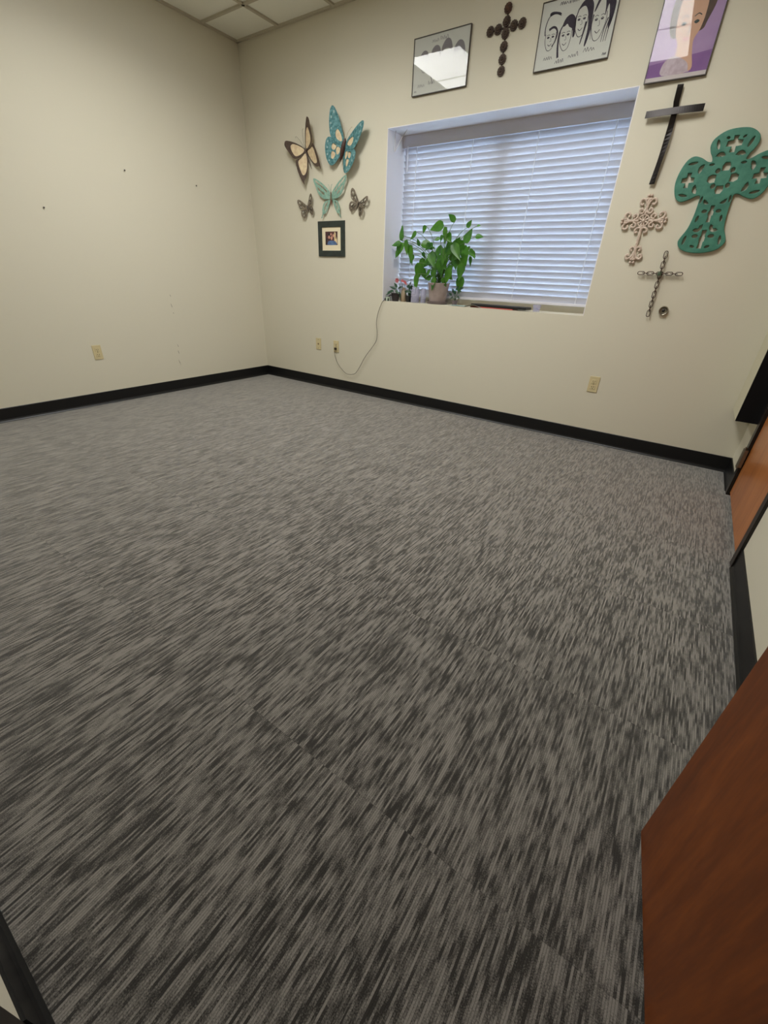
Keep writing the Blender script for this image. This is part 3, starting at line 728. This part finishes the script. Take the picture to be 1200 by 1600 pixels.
# two small grey filigree butterflies
def small_butterfly(bx, bz, a0, sc_, label):
    MM = wallM(bx, -.008, bz, a0, Matrix.Scale(sc_, 4))
    t = thing('butterfly_ornament', label, 'wall ornament', (bx, 0, bz))
    up = [(.004,.018),(.03,.045),(.065,.078),(.090,.085),(.098,.065),(.090,.035),(.070,.012),(.004,.0)]
    lo = [(.004,.0),(.04,.0),(.072,-.005),(.082,-.035),(.068,-.065),(.045,-.072),(.022,-.045),(.004,-.018)]
    uh = [[(.022,.022),(.045,.045),(.050,.032),(.03,.014)], [(.055,.052),(.078,.068),(.082,.055),(.062,.035)], [(.055,.018),(.075,.032),(.075,.018)]]
    lh = [[(.020,-.012),(.035,-.034),(.045,-.025),(.035,-.010)], [(.050,-.010),(.066,-.018),(.064,-.034),(.05,-.024)], [(.040,-.045),(.052,-.060),(.062,-.048),(.052,-.038)]]
    for s in (-1, 1):
        for nm, o_, h_ in (('upper_wing', up, uh), ('lower_wing', lo, lh)):
            wp = wing_part(nm, t, o_, h_, s, math.radians(14), .002, M['silverwing'], MM, 0, .0004)
            mb = MB()
            for q in h_:
                q2 = smooth_loop([(s*p[0], p[1], .002) for p in q], 3)
                mb.tube([MM @ hinged(s, math.radians(14)) @ Vector(p) for p in q2], .0016, 5, closed=True)
            mb.build('filigree', M['greydark'], wp)
    body(MM, .022, -.032, .006, .004).build('body', M['greydark'], t, smooth=True); mount(t, bx, bz, .008)
small_butterfly(.770, 1.602, math.radians(14), 1.0, 'small grey filigree butterfly left of the mint one')
small_butterfly(1.367, 1.605, math.radians(-22), 1.02, 'small grey filigree butterfly right of the mint one, nearer the window')

# ------------------------------------------------------------------ crosses
# cross of ten rusty discs
t = thing('disc_cross', 'cross made of rusty round metal flower discs, between the two caricature pictures', 'cross', (2.525, 0, 2.259))
bars = MB().box((2.522, -.006, 2.25), (2.529, 0, 2.545)).box((2.42, -.006, 2.4515), (2.63, 0, 2.4585)); bars.build('backing_bar', M['rust'], t)
cs = [(2.524+i*.0008, z) for i, z in enumerate((2.539,2.482,2.428,2.371,2.313,2.258))] + [(2.421,2.455),(2.474,2.455),(2.576,2.455),(2.629,2.455)]
for i, (x, z) in enumerate(cs):
    R_ = .0255; n = 16
    mb = MB(); prof = [(R_*.98,0),(R_,.002),(R_*.92,.005),(R_*.70,.0045),(R_*.62,.009),(R_*.40,.0085),(R_*.30,.013),(.0001,.015)]
    for j, (r, h) in enumerate(prof): pass
    rings = []
    for j, (r, h) in enumerate(prof):
        ring = []
        for q in range(48):
            a = 2*PI*q/48; rr = r*(1 + .05*math.cos(12*a)*(1 if j < 5 else .3))
            ring.append((x+rr*math.cos(a), -.006-h, z+rr*math.sin(a)))
        ring.append(ring[0]); rings.append(ring)
    mb.grid(rings); mb.poly(rings[0][:-1])
    mb.build('disc', M['rustred'] if i == 0 else M['rust'], t, smooth=True)

# black ribbon cross
t = thing('ribbon_cross', 'black metal cross of two twisted strips, below the purple portrait', 'cross', (3.605, 0, 1.61))
def strip(mb, path, wdir, wd, th):
    """flat bar: path points with per-point width direction"""
    A = []
    for p, d in zip(path, wdir):
        p = Vector(p); d = Vector(d).normalized(); A.append((p, d))
    rows = [[], [], [], []]
    for i, (p, d) in enumerate(A):
        tg = (A[min(i+1,len(A)-1)][0] - A[max(i-1,0)][0]).normalized(); n = tg.cross(d).normalized()
        for k_, (a, b) in enumerate(((-1,-1),(1,-1),(1,1),(-1,1))): rows[k_].append(tuple(p + d*a*wd/2 + n*b*th/2))
    rows.append(rows[0]); mb.grid(rows); mb.poly([r[0] for r in rows[:4]]); mb.poly([r[-1] for r in rows[:4]])
v = MB(); n = 24; path = []; wd_ = []
for i in range(n+1):
    u = i/n; z = 2.045 - .435*u
    path.append((3.601 + .010*math.sin(PI*u*1.2)*(1 if u > .2 else .5), -.020 - .010*math.sin(PI*u), z))
    a = .55*math.sin(2*PI*u*.9 + .3); wd_.append((math.cos(a), math.sin(a), 0))
strip(v, path, wd_, .030, .003); v.build('upright', M['darkiron'], t)
v = MB(); path = []; wd_ = []
for i in range(n+1):
    u = i/n; x = 3.466 + .282*u
    path.append((x, -.034 - .004*math.sin(PI*u), 1.931 + .001*math.sin(PI*u))); a = .18*math.sin(PI*u + .5); wd_.append((0, math.sin(a), math.cos(a)))
strip(v, path, wd_, .031, .003); v.build('crossbar', M['darkiron'], t)
MB().tube([(3.605, 0, 1.931), (3.605, -.036, 1.931)], .004, 8).build('mounting_pin', M['darkiron'], t)

# teal fretwork cross
cx, cz = 3.943, 1.617
outl = [(0,.214),(.055,.207),(.097,.180),(.108,.150),(.098,.120),(.084,.100),(.078,.078),(.098,.080),(.130,.098),(.168,.108),(.198,.092),(.218,.050),(.226,0),(.218,-.045),(.200,-.082),(.170,-.100),(.130,-.090),(.100,-.076),(.080,-.078),(.078,-.110),(.080,-.17),(.090,-.23),(.112,-.275),(.118,-.300),(.100,-.330),(.060,-.348),(0,-.355)]
outl = outl + [(-x, z) for x, z in outl[-2:0:-1]]
def minicross(x, z, l, ld, w, bw, tips=0):
    """cross-shaped cut-out, arms l, lower arm ld"""
    p = [(-w,l),(w,l),(w*.8,w*1.3),(bw,w*1.0),(bw,-w),(w*.8,-w*1.2),(w,-ld),(-w,-ld),(-w*.8,-w*1.2),(-bw,-w),(-bw,w*1.0),(-w*.8,w*1.3)]
    return [(x+a, z+b) for a, b in p]
def rot(pts, a, c=(0,0)): return [(c[0]+(p[0]-c[0])*math.cos(a)-(p[1]-c[1])*math.sin(a), c[1]+(p[0]-c[0])*math.sin(a)+(p[1]-c[1])*math.cos(a)) for p in pts]
def oval(x, z, a, b, ang=0, n=14): return [(x + a*math.cos(q)*math.cos(ang) - b*math.sin(q)*math.sin(ang), z + a*math.cos(q)*math.sin(ang) + b*math.sin(q)*math.cos(ang)) for q in [2*PI*i/n for i in range(n)]]
def crescent(x, z, r, ang, th=.25, span=1.3):
    r *= 1.12
    o_ = [(x + r*math.cos(ang+span*(2*i/9-1)), z + r*math.sin(ang+span*(2*i/9-1))) for i in range(10)]
    i_ = [(x + r*th*math.cos(ang+span*(1-2*i/9))*.9, z + r*th*math.sin(ang+span*(1-2*i/9))*.9) for i in range(10)]
    return o_ + i_
holes = []
holes.append(minicross(0, .150, .032, .038, .011, .034))
holes.append(minicross(-.166, .0, .034, .034, .010, .030)); holes.append(minicross(.166, .0, .034, .034, .010, .030))
holes.append(minicross(0, -.160, .036, .042, .009, .012)); holes.append(minicross(0, -.285, .044, .046, .011, .013))
for a in range(4):
    q = a*PI/2
    holes.append(rot([(-.016,.034),(.016,.034),(.019,.054),(.010,.070),(-.010,.070),(-.019,.054)], q))
    holes.append(rot(oval(.034, .034, .011, .011), q))
for s in (-1, 1):
    holes += [oval(s*.072,.150,.007,.022,s*-.35), crescent(s*.045,.094,.020,PI/2+s*.0), oval(s*.036,.205-.03,.008,.005,s*.5)]
    holes += [crescent(s*.108,.045,.020,PI/2 - s*1.2), crescent(s*.108,-.042,.020,-PI/2 + s*1.2), oval(s*.165,.076,.022,.006,s*-.15), oval(s*.168,-.070,.022,.006,s*.2), oval(s*.072,.064,.012,.005,0)]
    holes += [oval(s*.068,-.095,.005,.016,s*.1), crescent(s*.038,-.100,.015,-PI/2+s*.6), oval(s*.034,-.150,.013,.008,0), oval(s*.058,-.185,.006,.015,s*.2)]
    holes += [crescent(s*.042,-.225,.022,-PI/2 - s*.6,.4,1.5), oval(s*.040,-.270,.015,.009,0), oval(s*.088,-.290,.007,.022,s*.15), oval(s*.038,-.322,.012,.006,s*.3)]
me = plate_mesh(smooth_loop(outl, 4), holes, .016, .003)
o = MB().mesh(me, wallM(cx, -.012, cz, 0)).build('fretwork_cross', M['teal'])
rebase(o, (cx, 0, cz-.355)); tag(o, 'large teal painted fretwork cross at right with cut-out scrolls', 'cross')
bpy.context.view_layer.update()

# whitewashed scroll cross
cx, cz = 3.605, 1.431
def spiral(c, r0, a0, turns, sgn, n=14):
    return [(c[0] + r0*(1-.62*k/n)*math.cos(a0+sgn*turns*2*PI*k/n), c[1] + r0*(1-.62*k/n)*math.sin(a0+sgn*turns*2*PI*k/n)) for k in range(n+1)]
mb = MB()
def stroke(pts, r=.006, n=4):
    r *= 1.2
    mb.tube([(cx+p[0], -.012, cz+p[1]) for p in smooth_loop(pts, n, False)], r, 8, flat=.8)
def knob(x, z, r): mb.lathe([(r*.7,0),(r,.004),(r*.95,.010),(r*.5,.014),(0.0001,.015)], (cx+x, -.004, cz+z), 'y', 14)
def scroll_arm(a, L0):
    """short arm along direction a (0 = up)"""
    f = lambda p: rot([p], a)[0]
    for s in (-1, 1):
        stroke([f(p) for p in [(0,.030),(s*.004,.055),(s*.016,.038),(s*.030,.040),(s*.034,.054),(s*.024,.062),(s*.018,.054)]], .005)
        stroke([f(p) for p in [(0,.050),(s*.003,.080),(s*.018,.106),(s*.036,.108),(s*.042,.092),(s*.032,.080),(s*.022,.088)]], .0052)
        x, z = f((s*.008, L0-.010)); knob(x, z, .0085)
        x, z = f((s*.010, L0-.028)); knob(x, z, .0085)
    stroke([f(p) for p in [(0,.03),(0,.07),(0,L0-.02)]], .0055)
for a, l in ((0,.136),(PI/2,.130),(-PI/2,.130)): scroll_arm(a, l)
for s in (-1, 1):      # upright foot
    stroke([(0,-.045),(s*.010,-.036),(s*.028,-.040),(s*.034,-.054),(s*.024,-.062),(s*.018,-.054)], .005)
    stroke([(0,-.150),(s*.012,-.138),(s*.026,-.140),(s*.028,-.154),(s*.018,-.158)], .005)
    stroke([(0,-.150),(s*.006,-.175),(s*.018,-.196),(s*.038,-.202),(s*.046,-.188),(s*.036,-.178),(s*.028,-.186)], .0055)
    knob(s*.009, -.222, .0085); knob(s*.009, -.204, .008)
stroke([(0,-.02),(0,-.09),(0,-.165),(0,-.21)], .0068)
for k_ in range(8):    # pierced centre rosette
    a = k_*PI/4 + PI/8; stroke([(0.010*math.cos(a), .010*math.sin(a)), (.034*math.cos(a), .034*math.sin(a))], .0038, 2)
mb.tube([(cx+.030*math.cos(q), -.012, cz+.030*math.sin(q)) for q in [2*PI*i/20 for i in range(20)]], .004, 6, closed=True)
knob(0, 0, .010)
o = mb.build('scroll_cross', M['whitewash'], smooth=True); rebase(o, (cx, 0, cz-.233)); tag(o, 'whitewashed scrollwork iron cross, left of the teal cross', 'cross')

# chain cross
t = thing('chain_cross', 'small cross of welded dark chain links, above the round wall bumper', 'cross', (3.783, 0, .917))
def chain_link(mb, c, d, l, w, flat_):
    """stadium link along direction d (2D in the wall plane); flat_ = lying in the wall plane"""
    c = Vector(c); d = Vector((d[0], 0, d[1])).normalized(); s_ = Vector((0,-1,0)).cross(d) if flat_ else Vector((0,-1,0))
    pts = []
    hl, hw = l/2 - w/2, w/2
    for q in range(8): a = PI*q/7; pts.append(c + d*(hl + hw*math.sin(a)) + s_*hw*math.cos(a))
    for q in range(8): a = PI*q/7; pts.append(c - d*(hl + hw*math.sin(a)) - s_*hw*math.cos(a))
    mb.tube(pts, .0024, 6, closed=True)
YC = -.020
mb = MB(); nl = 13
for i in range(nl):
    z = 1.252 - .0272*i; chain_link(mb, (3.784 + .0005*i, YC, z), (.03, -1), .040, .019, i % 2 == 0)
mb.build('upright', M['chainiron'], t, smooth=True)
mb = MB()
for i in range(9):
    x = 3.678 + .0262*i; chain_link(mb, (x, YC, 1.152), (1, 0), .038, .017, i % 2 == 0)
mb.build('crossbar', M['chainiron'], t, smooth=True)
MB().lathe([(.0001,0),(.009,.002),(.013,.008),(.012,.014),(.0001,.018)], (3.783, YC+.008, 1.152), 'y', 16).build('centre_bead', M['greenbead'], t, smooth=True)
MB().tube([(3.783, 0, 1.262), (3.783, YC-.006, 1.264)], .002, 6).build('mounting_nail', M['darkiron'], t)

# ------------------------------------------------------------------ cord from outlet to sill
path = [(1.083,-.020,.405),(1.083,-.030,.385),(1.088,-.030,.338),(1.118,-.028,.273),(1.177,-.026,.216),(1.237,-.025,.181),(1.305,-.024,.183),(1.355,-.024,.205),(1.404,-.024,.266),(1.452,-.022,.346),(1.498,-.022,.406),(1.558,-.020,.477),(1.602,-.020,.539),(1.609,-.020,.608),(1.598,-.020,.695),(1.612,-.020,.772),(1.640,-.016,.845),(1.657,-.010,.878),(1.668,.010,.8865),(1.690,.035,.886)]
t = thing('power_cord', 'thin grey power cord looping from the outlet up to the window sill', 'cord', (1.083, 0, .405))
MB().tube(smooth_loop(path, 5, False), .0026, 8).build('cable', M['cordgrey'], t, smooth=True)
MB().box((1.072, -.028, .397), (1.094, -.008, .419)).build('plug', M['slot'], t, bevel=.004)
ad = MB().tube(smooth_loop([(1.655,.012,.893),(1.672,.02,.90),(1.69,.03,.912),(1.70,.04,.93),(1.712,.05,.925)], 4, False), .0045, 8)
ad.box((1.665,.012,.8815),(1.70,.040,.905)); ad.build('inline_switch', M['black'], t)

# ------------------------------------------------------------------ sill items
S = WZ0
def leaf_geo(mb, base, tip, width, nrm=(0,-1,.3), cup=.18):
    b = Vector(base); tp = Vector(tip); d = tp - b; L_ = d.length; d.normalize(); n = Vector(nrm); n = (n - d*n.dot(d))
    if n.length < 1e-3: n = d.orthogonal()
    n.normalize(); s = d.cross(n)
    rows = []; prof = [(0,.05),(.06,.55),(.18,.95),(.32,1.0),(.5,.85),(.7,.55),(.87,.25),(1,.01)]
    for u, wv in prof:
        droop = -.12*L_*u*u
        c = b + d*(L_*(u - (.06 if u < .07 and u > 0 else 0))) + Vector((0,0,droop))
        rows.append([tuple(c + s*width/2*wv*j + n*(abs(j)*cup*width*wv*.5)) for j in (-1,-.5,0,.5,1)])
    mb.grid(rows)
# main plant: clay-coloured pot, saucer, stems, heart-shaped leaves
pc = (2.140, .130)
t = thing('potted_plant', 'tall leafy green vine in a taupe pot with grey saucer, on the window sill', 'plant', (pc[0], pc[1], S))
MB().lathe([(.066,.012),(.070,.014),(.090,.150),(.095,.158),(.094,.162),(.086,.160),(.080,.130),(.0001,.128)], (pc[0],pc[1],S), 'z', 40).build('pot', M['pot'], t, smooth=True)
MB().lathe([(.062,.0),(.086,.002),(.095,.022),(.092,.024),(.084,.010),(.0001,.010)], (pc[0],pc[1],S), 'z', 40).build('saucer', M['saucer'], t, smooth=True)
MB().lathe([(.0001,.146),(.04,.143),(.083,.138),(.083,.13),(.0001,.13)], (pc[0],pc[1],S), 'z', 24).build('soil', M['soil'], t)
# (x, z, length, direction degrees, depth)
LV = []
def px(u, v):    # metric position on the plant's own plane, measured from the photograph
    return 1.751 + (u-297)*(.580/458)*1.0 , 1.420 - (v-245)*(.380/495)
raw = [(297,250,118,88),(405,295,70,215),(445,228,50,250),(545,208,110,190),(655,130,76,140),(770,185,60,60),(850,213,28,10),(790,290,105,70),(855,303,60,5),(262,370,76,185),(285,420,95,250),(270,460,60,260),(355,400,95,280),(395,470,125,285),(375,510,60,255),(452,350,60,110),(505,378,118,350),(520,400,80,200),(618,285,95,265),(650,318,80,300),(600,330,50,240),(690,345,95,60),(725,390,110,200),(560,470,140,235),(530,500,90,250),(640,482,110,285),(700,502,100,260),(745,440,115,310),(780,470,120,290),(850,455,66,330),(820,460,50,300),(447,560,85,240),(470,630,110,260),(432,632,60,190),(590,602,110,80),(640,592,100,280),(770,572,110,275),(690,662,90,260),(775,620,100,265),(755,742,105,265),(462,742,115,262),(600,742,85,265),(665,725,60,300),(540,690,60,180),(335,380,60,150),(520,545,80,220),(300,308,50,200),(620,540,90,250),(710,430,90,250),(660,400,80,230),(570,520,100,300),(735,530,90,280),(490,650,80,300),(610,440,80,160),(680,600,70,200),(800,520,60,270)]
rnd = random.Random(5)
for _ in range(26):
    a_ = rnd.uniform(0, 2*PI); q_ = rnd.uniform(.2, 1); raw.append((630 + 180*q_*math.cos(a_), 500 + 190*q_*math.sin(a_), rnd.uniform(40, 72), rnd.uniform(180, 340)))
fol = MB(); stm = MB()
tops = {}
for i, (u, v, l, a) in enumerate(raw):
    x, z = px(u, v); L_ = l*.00112; an = math.radians(a)
    # front leaves lie nearer the room
    yd = pc[1] + rnd.uniform(-.085, .055)
    if u < 340: yd = rnd.uniform(.07, .12)
    lx = 1.672 + .0
    x = max(x, 1.668); dx, dz = math.cos(an), math.sin(an)
    b = Vector((x - dx*L_*.5, yd + rnd.uniform(-.012,.012), z - dz*L_*.5)); e = Vector((x + dx*L_*.5, yd + rnd.uniform(-.018,.018), z + dz*L_*.5))
    b.x = max(b.x, 1.655); e.x = max(e.x, 1.655)
    leaf_geo(fol, b, e, L_*.62 if l < 115 else L_*.55, nrm=(rnd.uniform(-.5,.6), -1, rnd.uniform(-.2,.7)), cup=rnd.uniform(.1,.3))
    # petiole / vine back to the pot, drooping outwards
    if i % 2 == 0 or v < 320:
        r0 = rnd.uniform(0,.05); aa = rnd.uniform(0, 2*PI); p0 = Vector((pc[0]+r0*math.cos(aa), pc[1]+r0*math.sin(aa), S+.145))
        mid = Vector((p0.x + (b.x-p0.x)*.35, p0.y + (b.y-p0.y)*.5, max(p0.z, b.z)*.6 + min(p0.z,b.z)*.4 + .02))
        mid2 = Vector((p0.x + (b.x-p0.x)*.72, p0.y + (b.y-p0.y)*.8, p0.z + (b.z-p0.z)*.88 + .012))
        stm.tube(smooth_loop([tuple(p0), tuple(mid), tuple(mid2), tuple(b)], 5, False), .0022, 5)
fol.build('leaves', M['leaf'], t, smooth=True); stm.build('stems', M['stem'], t, smooth=True)

# dark pot with drooping leaves, far left
t = thing('potted_plant', 'small dark pot with trailing green leaves, leftmost on the window sill', 'plant', (1.735, .075, S))
MB().lathe([(.026,0),(.028,.002),(.040,.062),(.042,.066),(.036,.066),(.034,.055),(.0001,.053)], (1.735,.075,S), 'z', 28).build('pot', M['darkpot'], t, smooth=True)
mb = MB()
for (dx, dz, a, l, dy) in ((-.02,.08,185,.065,-.01),(-.035,.07,200,.06,-.03),(.0,.10,160,.07,0),(.02,.105,20,.06,.01),(.0,.085,190,.06,-.04),(.02,.09,330,.05,-.03),(-.01,.112,120,.05,.03),(.03,.075,300,.05,.01)):
    an = math.radians(a); b = Vector((1.735+dx, .075+dy, S+dz)); e = b + Vector((math.cos(an)*l, -.01, math.sin(an)*l)); e.x = max(e.x, 1.652)
    leaf_geo(mb, b, e, l*.45, nrm=(0,-.7,.7))
    mb.tube([(1.735+dx*.3, .075+dy*.3, S+.05), tuple(b)], .0015, 5)
mb.build('leaves', M['leafdark'], t, smooth=True)
# red blooming sprig behind it
t = thing('flowering_plant', 'thin plant with a pinkish red bloom, behind the leftmost dark pot', 'plant', (1.765, .16, S))
MB().lathe([(.024,0),(.034,.055),(.030,.055),(.028,.045),(.0001,.045)], (1.765,.16,S), 'z', 24).build('pot', M['darkpot'], t, smooth=True)
mb = MB(); mb.tube(smooth_loop([(1.765,.16,S+.045),(1.76,.16,S+.11),(1.735,.155,S+.165),(1.70,.15,S+.168)], 5, False), .002, 6)
mb.tube(smooth_loop([(1.765,.16,S+.045),(1.775,.16,S+.12),(1.80,.155,S+.16),(1.86,.15,S+.178)], 5, False), .002, 6); mb.build('stems', M['darkpot'], t)
mb = MB()
for k_ in range(8):
    a = 2*PI*k_/8; leaf_geo(mb, (1.70,.148,S+.168), (1.70+.026*math.cos(a), .140, S+.168+.024*math.sin(a)), .016)
for (x, z, a) in ((1.74,S+.172,-.3),(1.77,S+.165,-.6)): leaf_geo(mb, (x,.15,z), (x+.05*math.cos(a),.145,z+.05*math.sin(a)), .022)
mb.build('petals', M['redstem'], t, smooth=True)
# pale cup
o = MB().lathe([(.017,0),(.019,.001),(.021,.034),(.019,.034),(.017,.004),(.0001,.004)], (1.683,.030,S), 'z', 24).build('small_cup', M['palegreen'], smooth=True)
rebase(o, (1.683,.030,S)); tag(o, 'tiny pale green cup at the sill\'s left end, in front of the dark pot', 'cup')
# tan vase
o = MB().lathe([(.020,0),(.024,.004),(.027,.05),(.022,.085),(.014,.105),(.016,.115),(.013,.115),(.012,.10),(.0001,.095)], (1.800,.110,S), 'z', 28).build('vase', M['tan'], smooth=True)
rebase(o, (1.800,.110,S)); tag(o, 'slim tan vase between the dark pot and the small dark green plant', 'vase')
# small dark green plant
t = thing('potted_plant', 'small bushy dark green plant in a black pot, left of the glass jars', 'plant', (1.862, .10, S))
MB().lathe([(.022,0),(.030,.05),(.027,.05),(.025,.042),(.0001,.042)], (1.862,.10,S), 'z', 24).build('pot', M['black'], t, smooth=True)
mb = MB(); rnd = random.Random(9)
for k_ in range(26):
    a = rnd.uniform(0, 2*PI); h_ = rnd.uniform(.05,.15); r = rnd.uniform(.005,.045)
    b = Vector((1.862+r*math.cos(a)*.7, .10+r*math.sin(a)*.7, S+h_)); an = rnd.uniform(-1.2, 4.3); l = rnd.uniform(.025,.042)
    leaf_geo(mb, b, b+Vector((math.cos(an)*l, rnd.uniform(-.01,.01), math.sin(an)*l)), l*.5, nrm=(rnd.uniform(-.6,.6),-1,.3))
    if k_ % 3 == 0: mb.tube([(1.862,.10,S+.04), tuple(b)], .0014, 5)
mb.build('leaves', M['leafdark'], t, smooth=True)
# glass jars
def jar(x, y, r, h, label, fill, fmat):
    t = thing('glass_jar', label, 'jar', (x, y, S))
    MB().lathe([(.0001,0),(r*.95,0),(r,.004),(r,h*.8),(r*.85,h*.9),(r*.85,h),(r*.80,h),(r*.80,h*.9),(r*.94,h*.79),(r*.94,.006),(.0001,.005)], (x,y,S), 'z', 32).build('glass', M['jar'], t, smooth=True)
    MB().lathe([(.0001,.006),(r*.92,.006),(r*.92,fill),(.0001,fill)], (x,y,S), 'z', 28).build('contents', fmat, t, smooth=True)
    return t
j = jar(1.945, .075, .038, .125, 'wide violet-tinted glass jar with pale lettering, dark water at the bottom', .034, M['darkwater'])
mb = MB()
for r_ in range(2):
    for k_ in range(5):
        a = math.radians(-125 + k_*15); z = S + .055 + r_*.018
        c = (1.945+.0385*math.cos(a), .075+.0385*math.sin(a)); c2 = (1.945+.0385*math.cos(a+.12), .075+.0385*math.sin(a+.12))
        mb.poly([(c[0],c[1],z),(c2[0],c2[1],z),(c2[0],c2[1],z+.004),(c[0],c[1],z+.004)]); mb.poly([(c[0],c[1],z),((c[0]*3+c2[0])/4,(c[1]*3+c2[1])/4,z),((c[0]*3+c2[0])/4,(c[1]*3+c2[1])/4,z+.011),(c[0],c[1],z+.011)])
mb.build('lettering', simple('pale_lettering', rgb(206,196,214), .5), j)
jar(2.012, .10, .024, .115, 'narrow clear glass jar with black base, beside the large taupe pot', .036, M['black'])
# spindly plant at right of pot
t = thing('potted_plant', 'tiny spindly plant in a small brown pot, right of the large taupe pot', 'plant', (2.318, .11, S))
MB().lathe([(.018,0),(.026,.038),(.023,.038),(.021,.030),(.0001,.030)], (2.318,.11,S), 'z', 24).build('pot', M['saucer'], t, smooth=True)
mb = MB()
for (x, z, a, l) in ((2.285,.075,140,.035),(2.30,.095,100,.04),(2.325,.115,60,.045),(2.345,.105,10,.035),(2.352,.125,20,.045),(2.30,.06,200,.03),(2.34,.07,330,.03),(2.315,.085,90,.04)):
    an = math.radians(a); mb.tube(smooth_loop([(2.318,.11,S+.03),((2.318+x)/2,.108,S+z*.75),(x,.105,S+z)], 4, False), .0014, 5)
    leaf_geo(mb, (x,.105,S+z), (x+l*math.cos(an),.10,S+z+l*math.sin(an)), l*.5)
mb.build('leaves', M['leafdark'], t, smooth=True)
# cloth, papers, case, cup
mb = MB(); rows = []
for j_ in range(6):
    rows.append([(2.325+.022*i_, .02+.014*j_, S+.004+.008*abs(mnoise.noise(Vector((i_*.8, j_*.9, 3.3))))) for i_ in range(7)])
mb.grid(rows); o = mb.build('folded_cloth', M['paleteal'], smooth=True)
md = o.modifiers.new('Solidify', 'SOLIDIFY'); md.thickness = .003; md.offset = -1
rebase(o, (2.39,.05,S)); o.location.z += .0; tag(o, 'small crumpled pale teal cloth on the sill, in front of the spindly plant', 'cloth')
t = thing('flat_case', 'long flat black case with a red underside, lying on the window sill', 'case', (2.70, .09, S))
cm = Matrix.Translation((2.73, .085, S)) @ Matrix.Rotation(math.radians(-5), 4, 'Z')
MB().box((-.235,-.050,.007), (.245,.055,.027)).build('lid', M['black'], t, M=cm, bevel=.006, seg=3)
MB().box((-.235,-.055,.0), (.14,.045,.007)).build('underside', M['red'], t, M=cm, bevel=.002)
o = MB().grid([[(2.455+.02*i_, .006+.012*j_, S+.003+.020*math.sin(PI*i_/7)*(1-.15*j_)*.9) for i_ in range(8)] for j_ in range(5)]).build('paper_slip', M['greypaper'], smooth=True)
md = o.modifiers.new('Solidify', 'SOLIDIFY'); md.thickness = .0008; md.offset = -1
rebase(o, (2.52,.03,S)); tag(o, 'curled grey paper slip at the left end of the black case', 'paper')
t = thing('plastic_cup', 'small clear plastic cup with blue bits, near the sill\'s right end', 'cup', (3.03, .075, S))
mb = MB(); mb.lathe([(.0001,0),(.024,0),(.031,.048),(.029,.048),(.023,.003),(.0001,.003)], (3.03,.075,S), 'z', 28); mb.build('cup_wall', M['jar'], t, smooth=True)
mb = MB(); rnd = random.Random(3)
for k_ in range(9):
    a = rnd.uniform(0,2*PI); r = rnd.uniform(0,.014); c = (3.03+r*math.cos(a), .075+r*math.sin(a), S+.009+.0022*k_); mb.lathe([(.0001,-.004),(.005,0),(.0001,.004)], c, 'z', 8)
mb.build('contents', M['blueplastic'], t)

# ------------------------------------------------------------------ light from outside
wd = bpy.data.worlds.new('World'); scene.world = wd; wd.use_nodes = True
bg = wd.node_tree.nodes['Background']; bg.inputs['Color'].default_value = (.60, .79, 1.0, 1); bg.inputs['Strength'].default_value = 18.5

# ------------------------------------------------------------------ camera
f, yaw, pi_, ro = 650.5514, -.5889, -.5111, .0436
cy, sy, cp, sp = math.cos(yaw), math.sin(yaw), math.cos(pi_), math.sin(pi_)
F = Vector((sy*cp, cy*cp, sp)); R_ = Vector((cy, -sy, 0)); U = R_.cross(F)
r2 = math.cos(ro)*R_ + math.sin(ro)*U; u2 = -math.sin(ro)*R_ + math.cos(ro)*U
cam = bpy.data.cameras.new('camera'); cam.sensor_fit = 'VERTICAL'; cam.sensor_height = 36; cam.lens = f/1600*36; cam.clip_start = .02
co = bpy.data.objects.new('camera', cam); COL.objects.link(co)
mt = Matrix((r2, u2, -F)).transposed().to_4x4(); mt.translation = Vector((4.0934, -3.4892, 1.0598)); co.matrix_world = mt
scene.camera = co
scene.view_settings.view_transform = 'Standard'; scene.view_settings.look = 'None'; scene.view_settings.gamma = 1
scene.view_settings.use_curve_mapping = False; scene.view_settings.exposure = 0
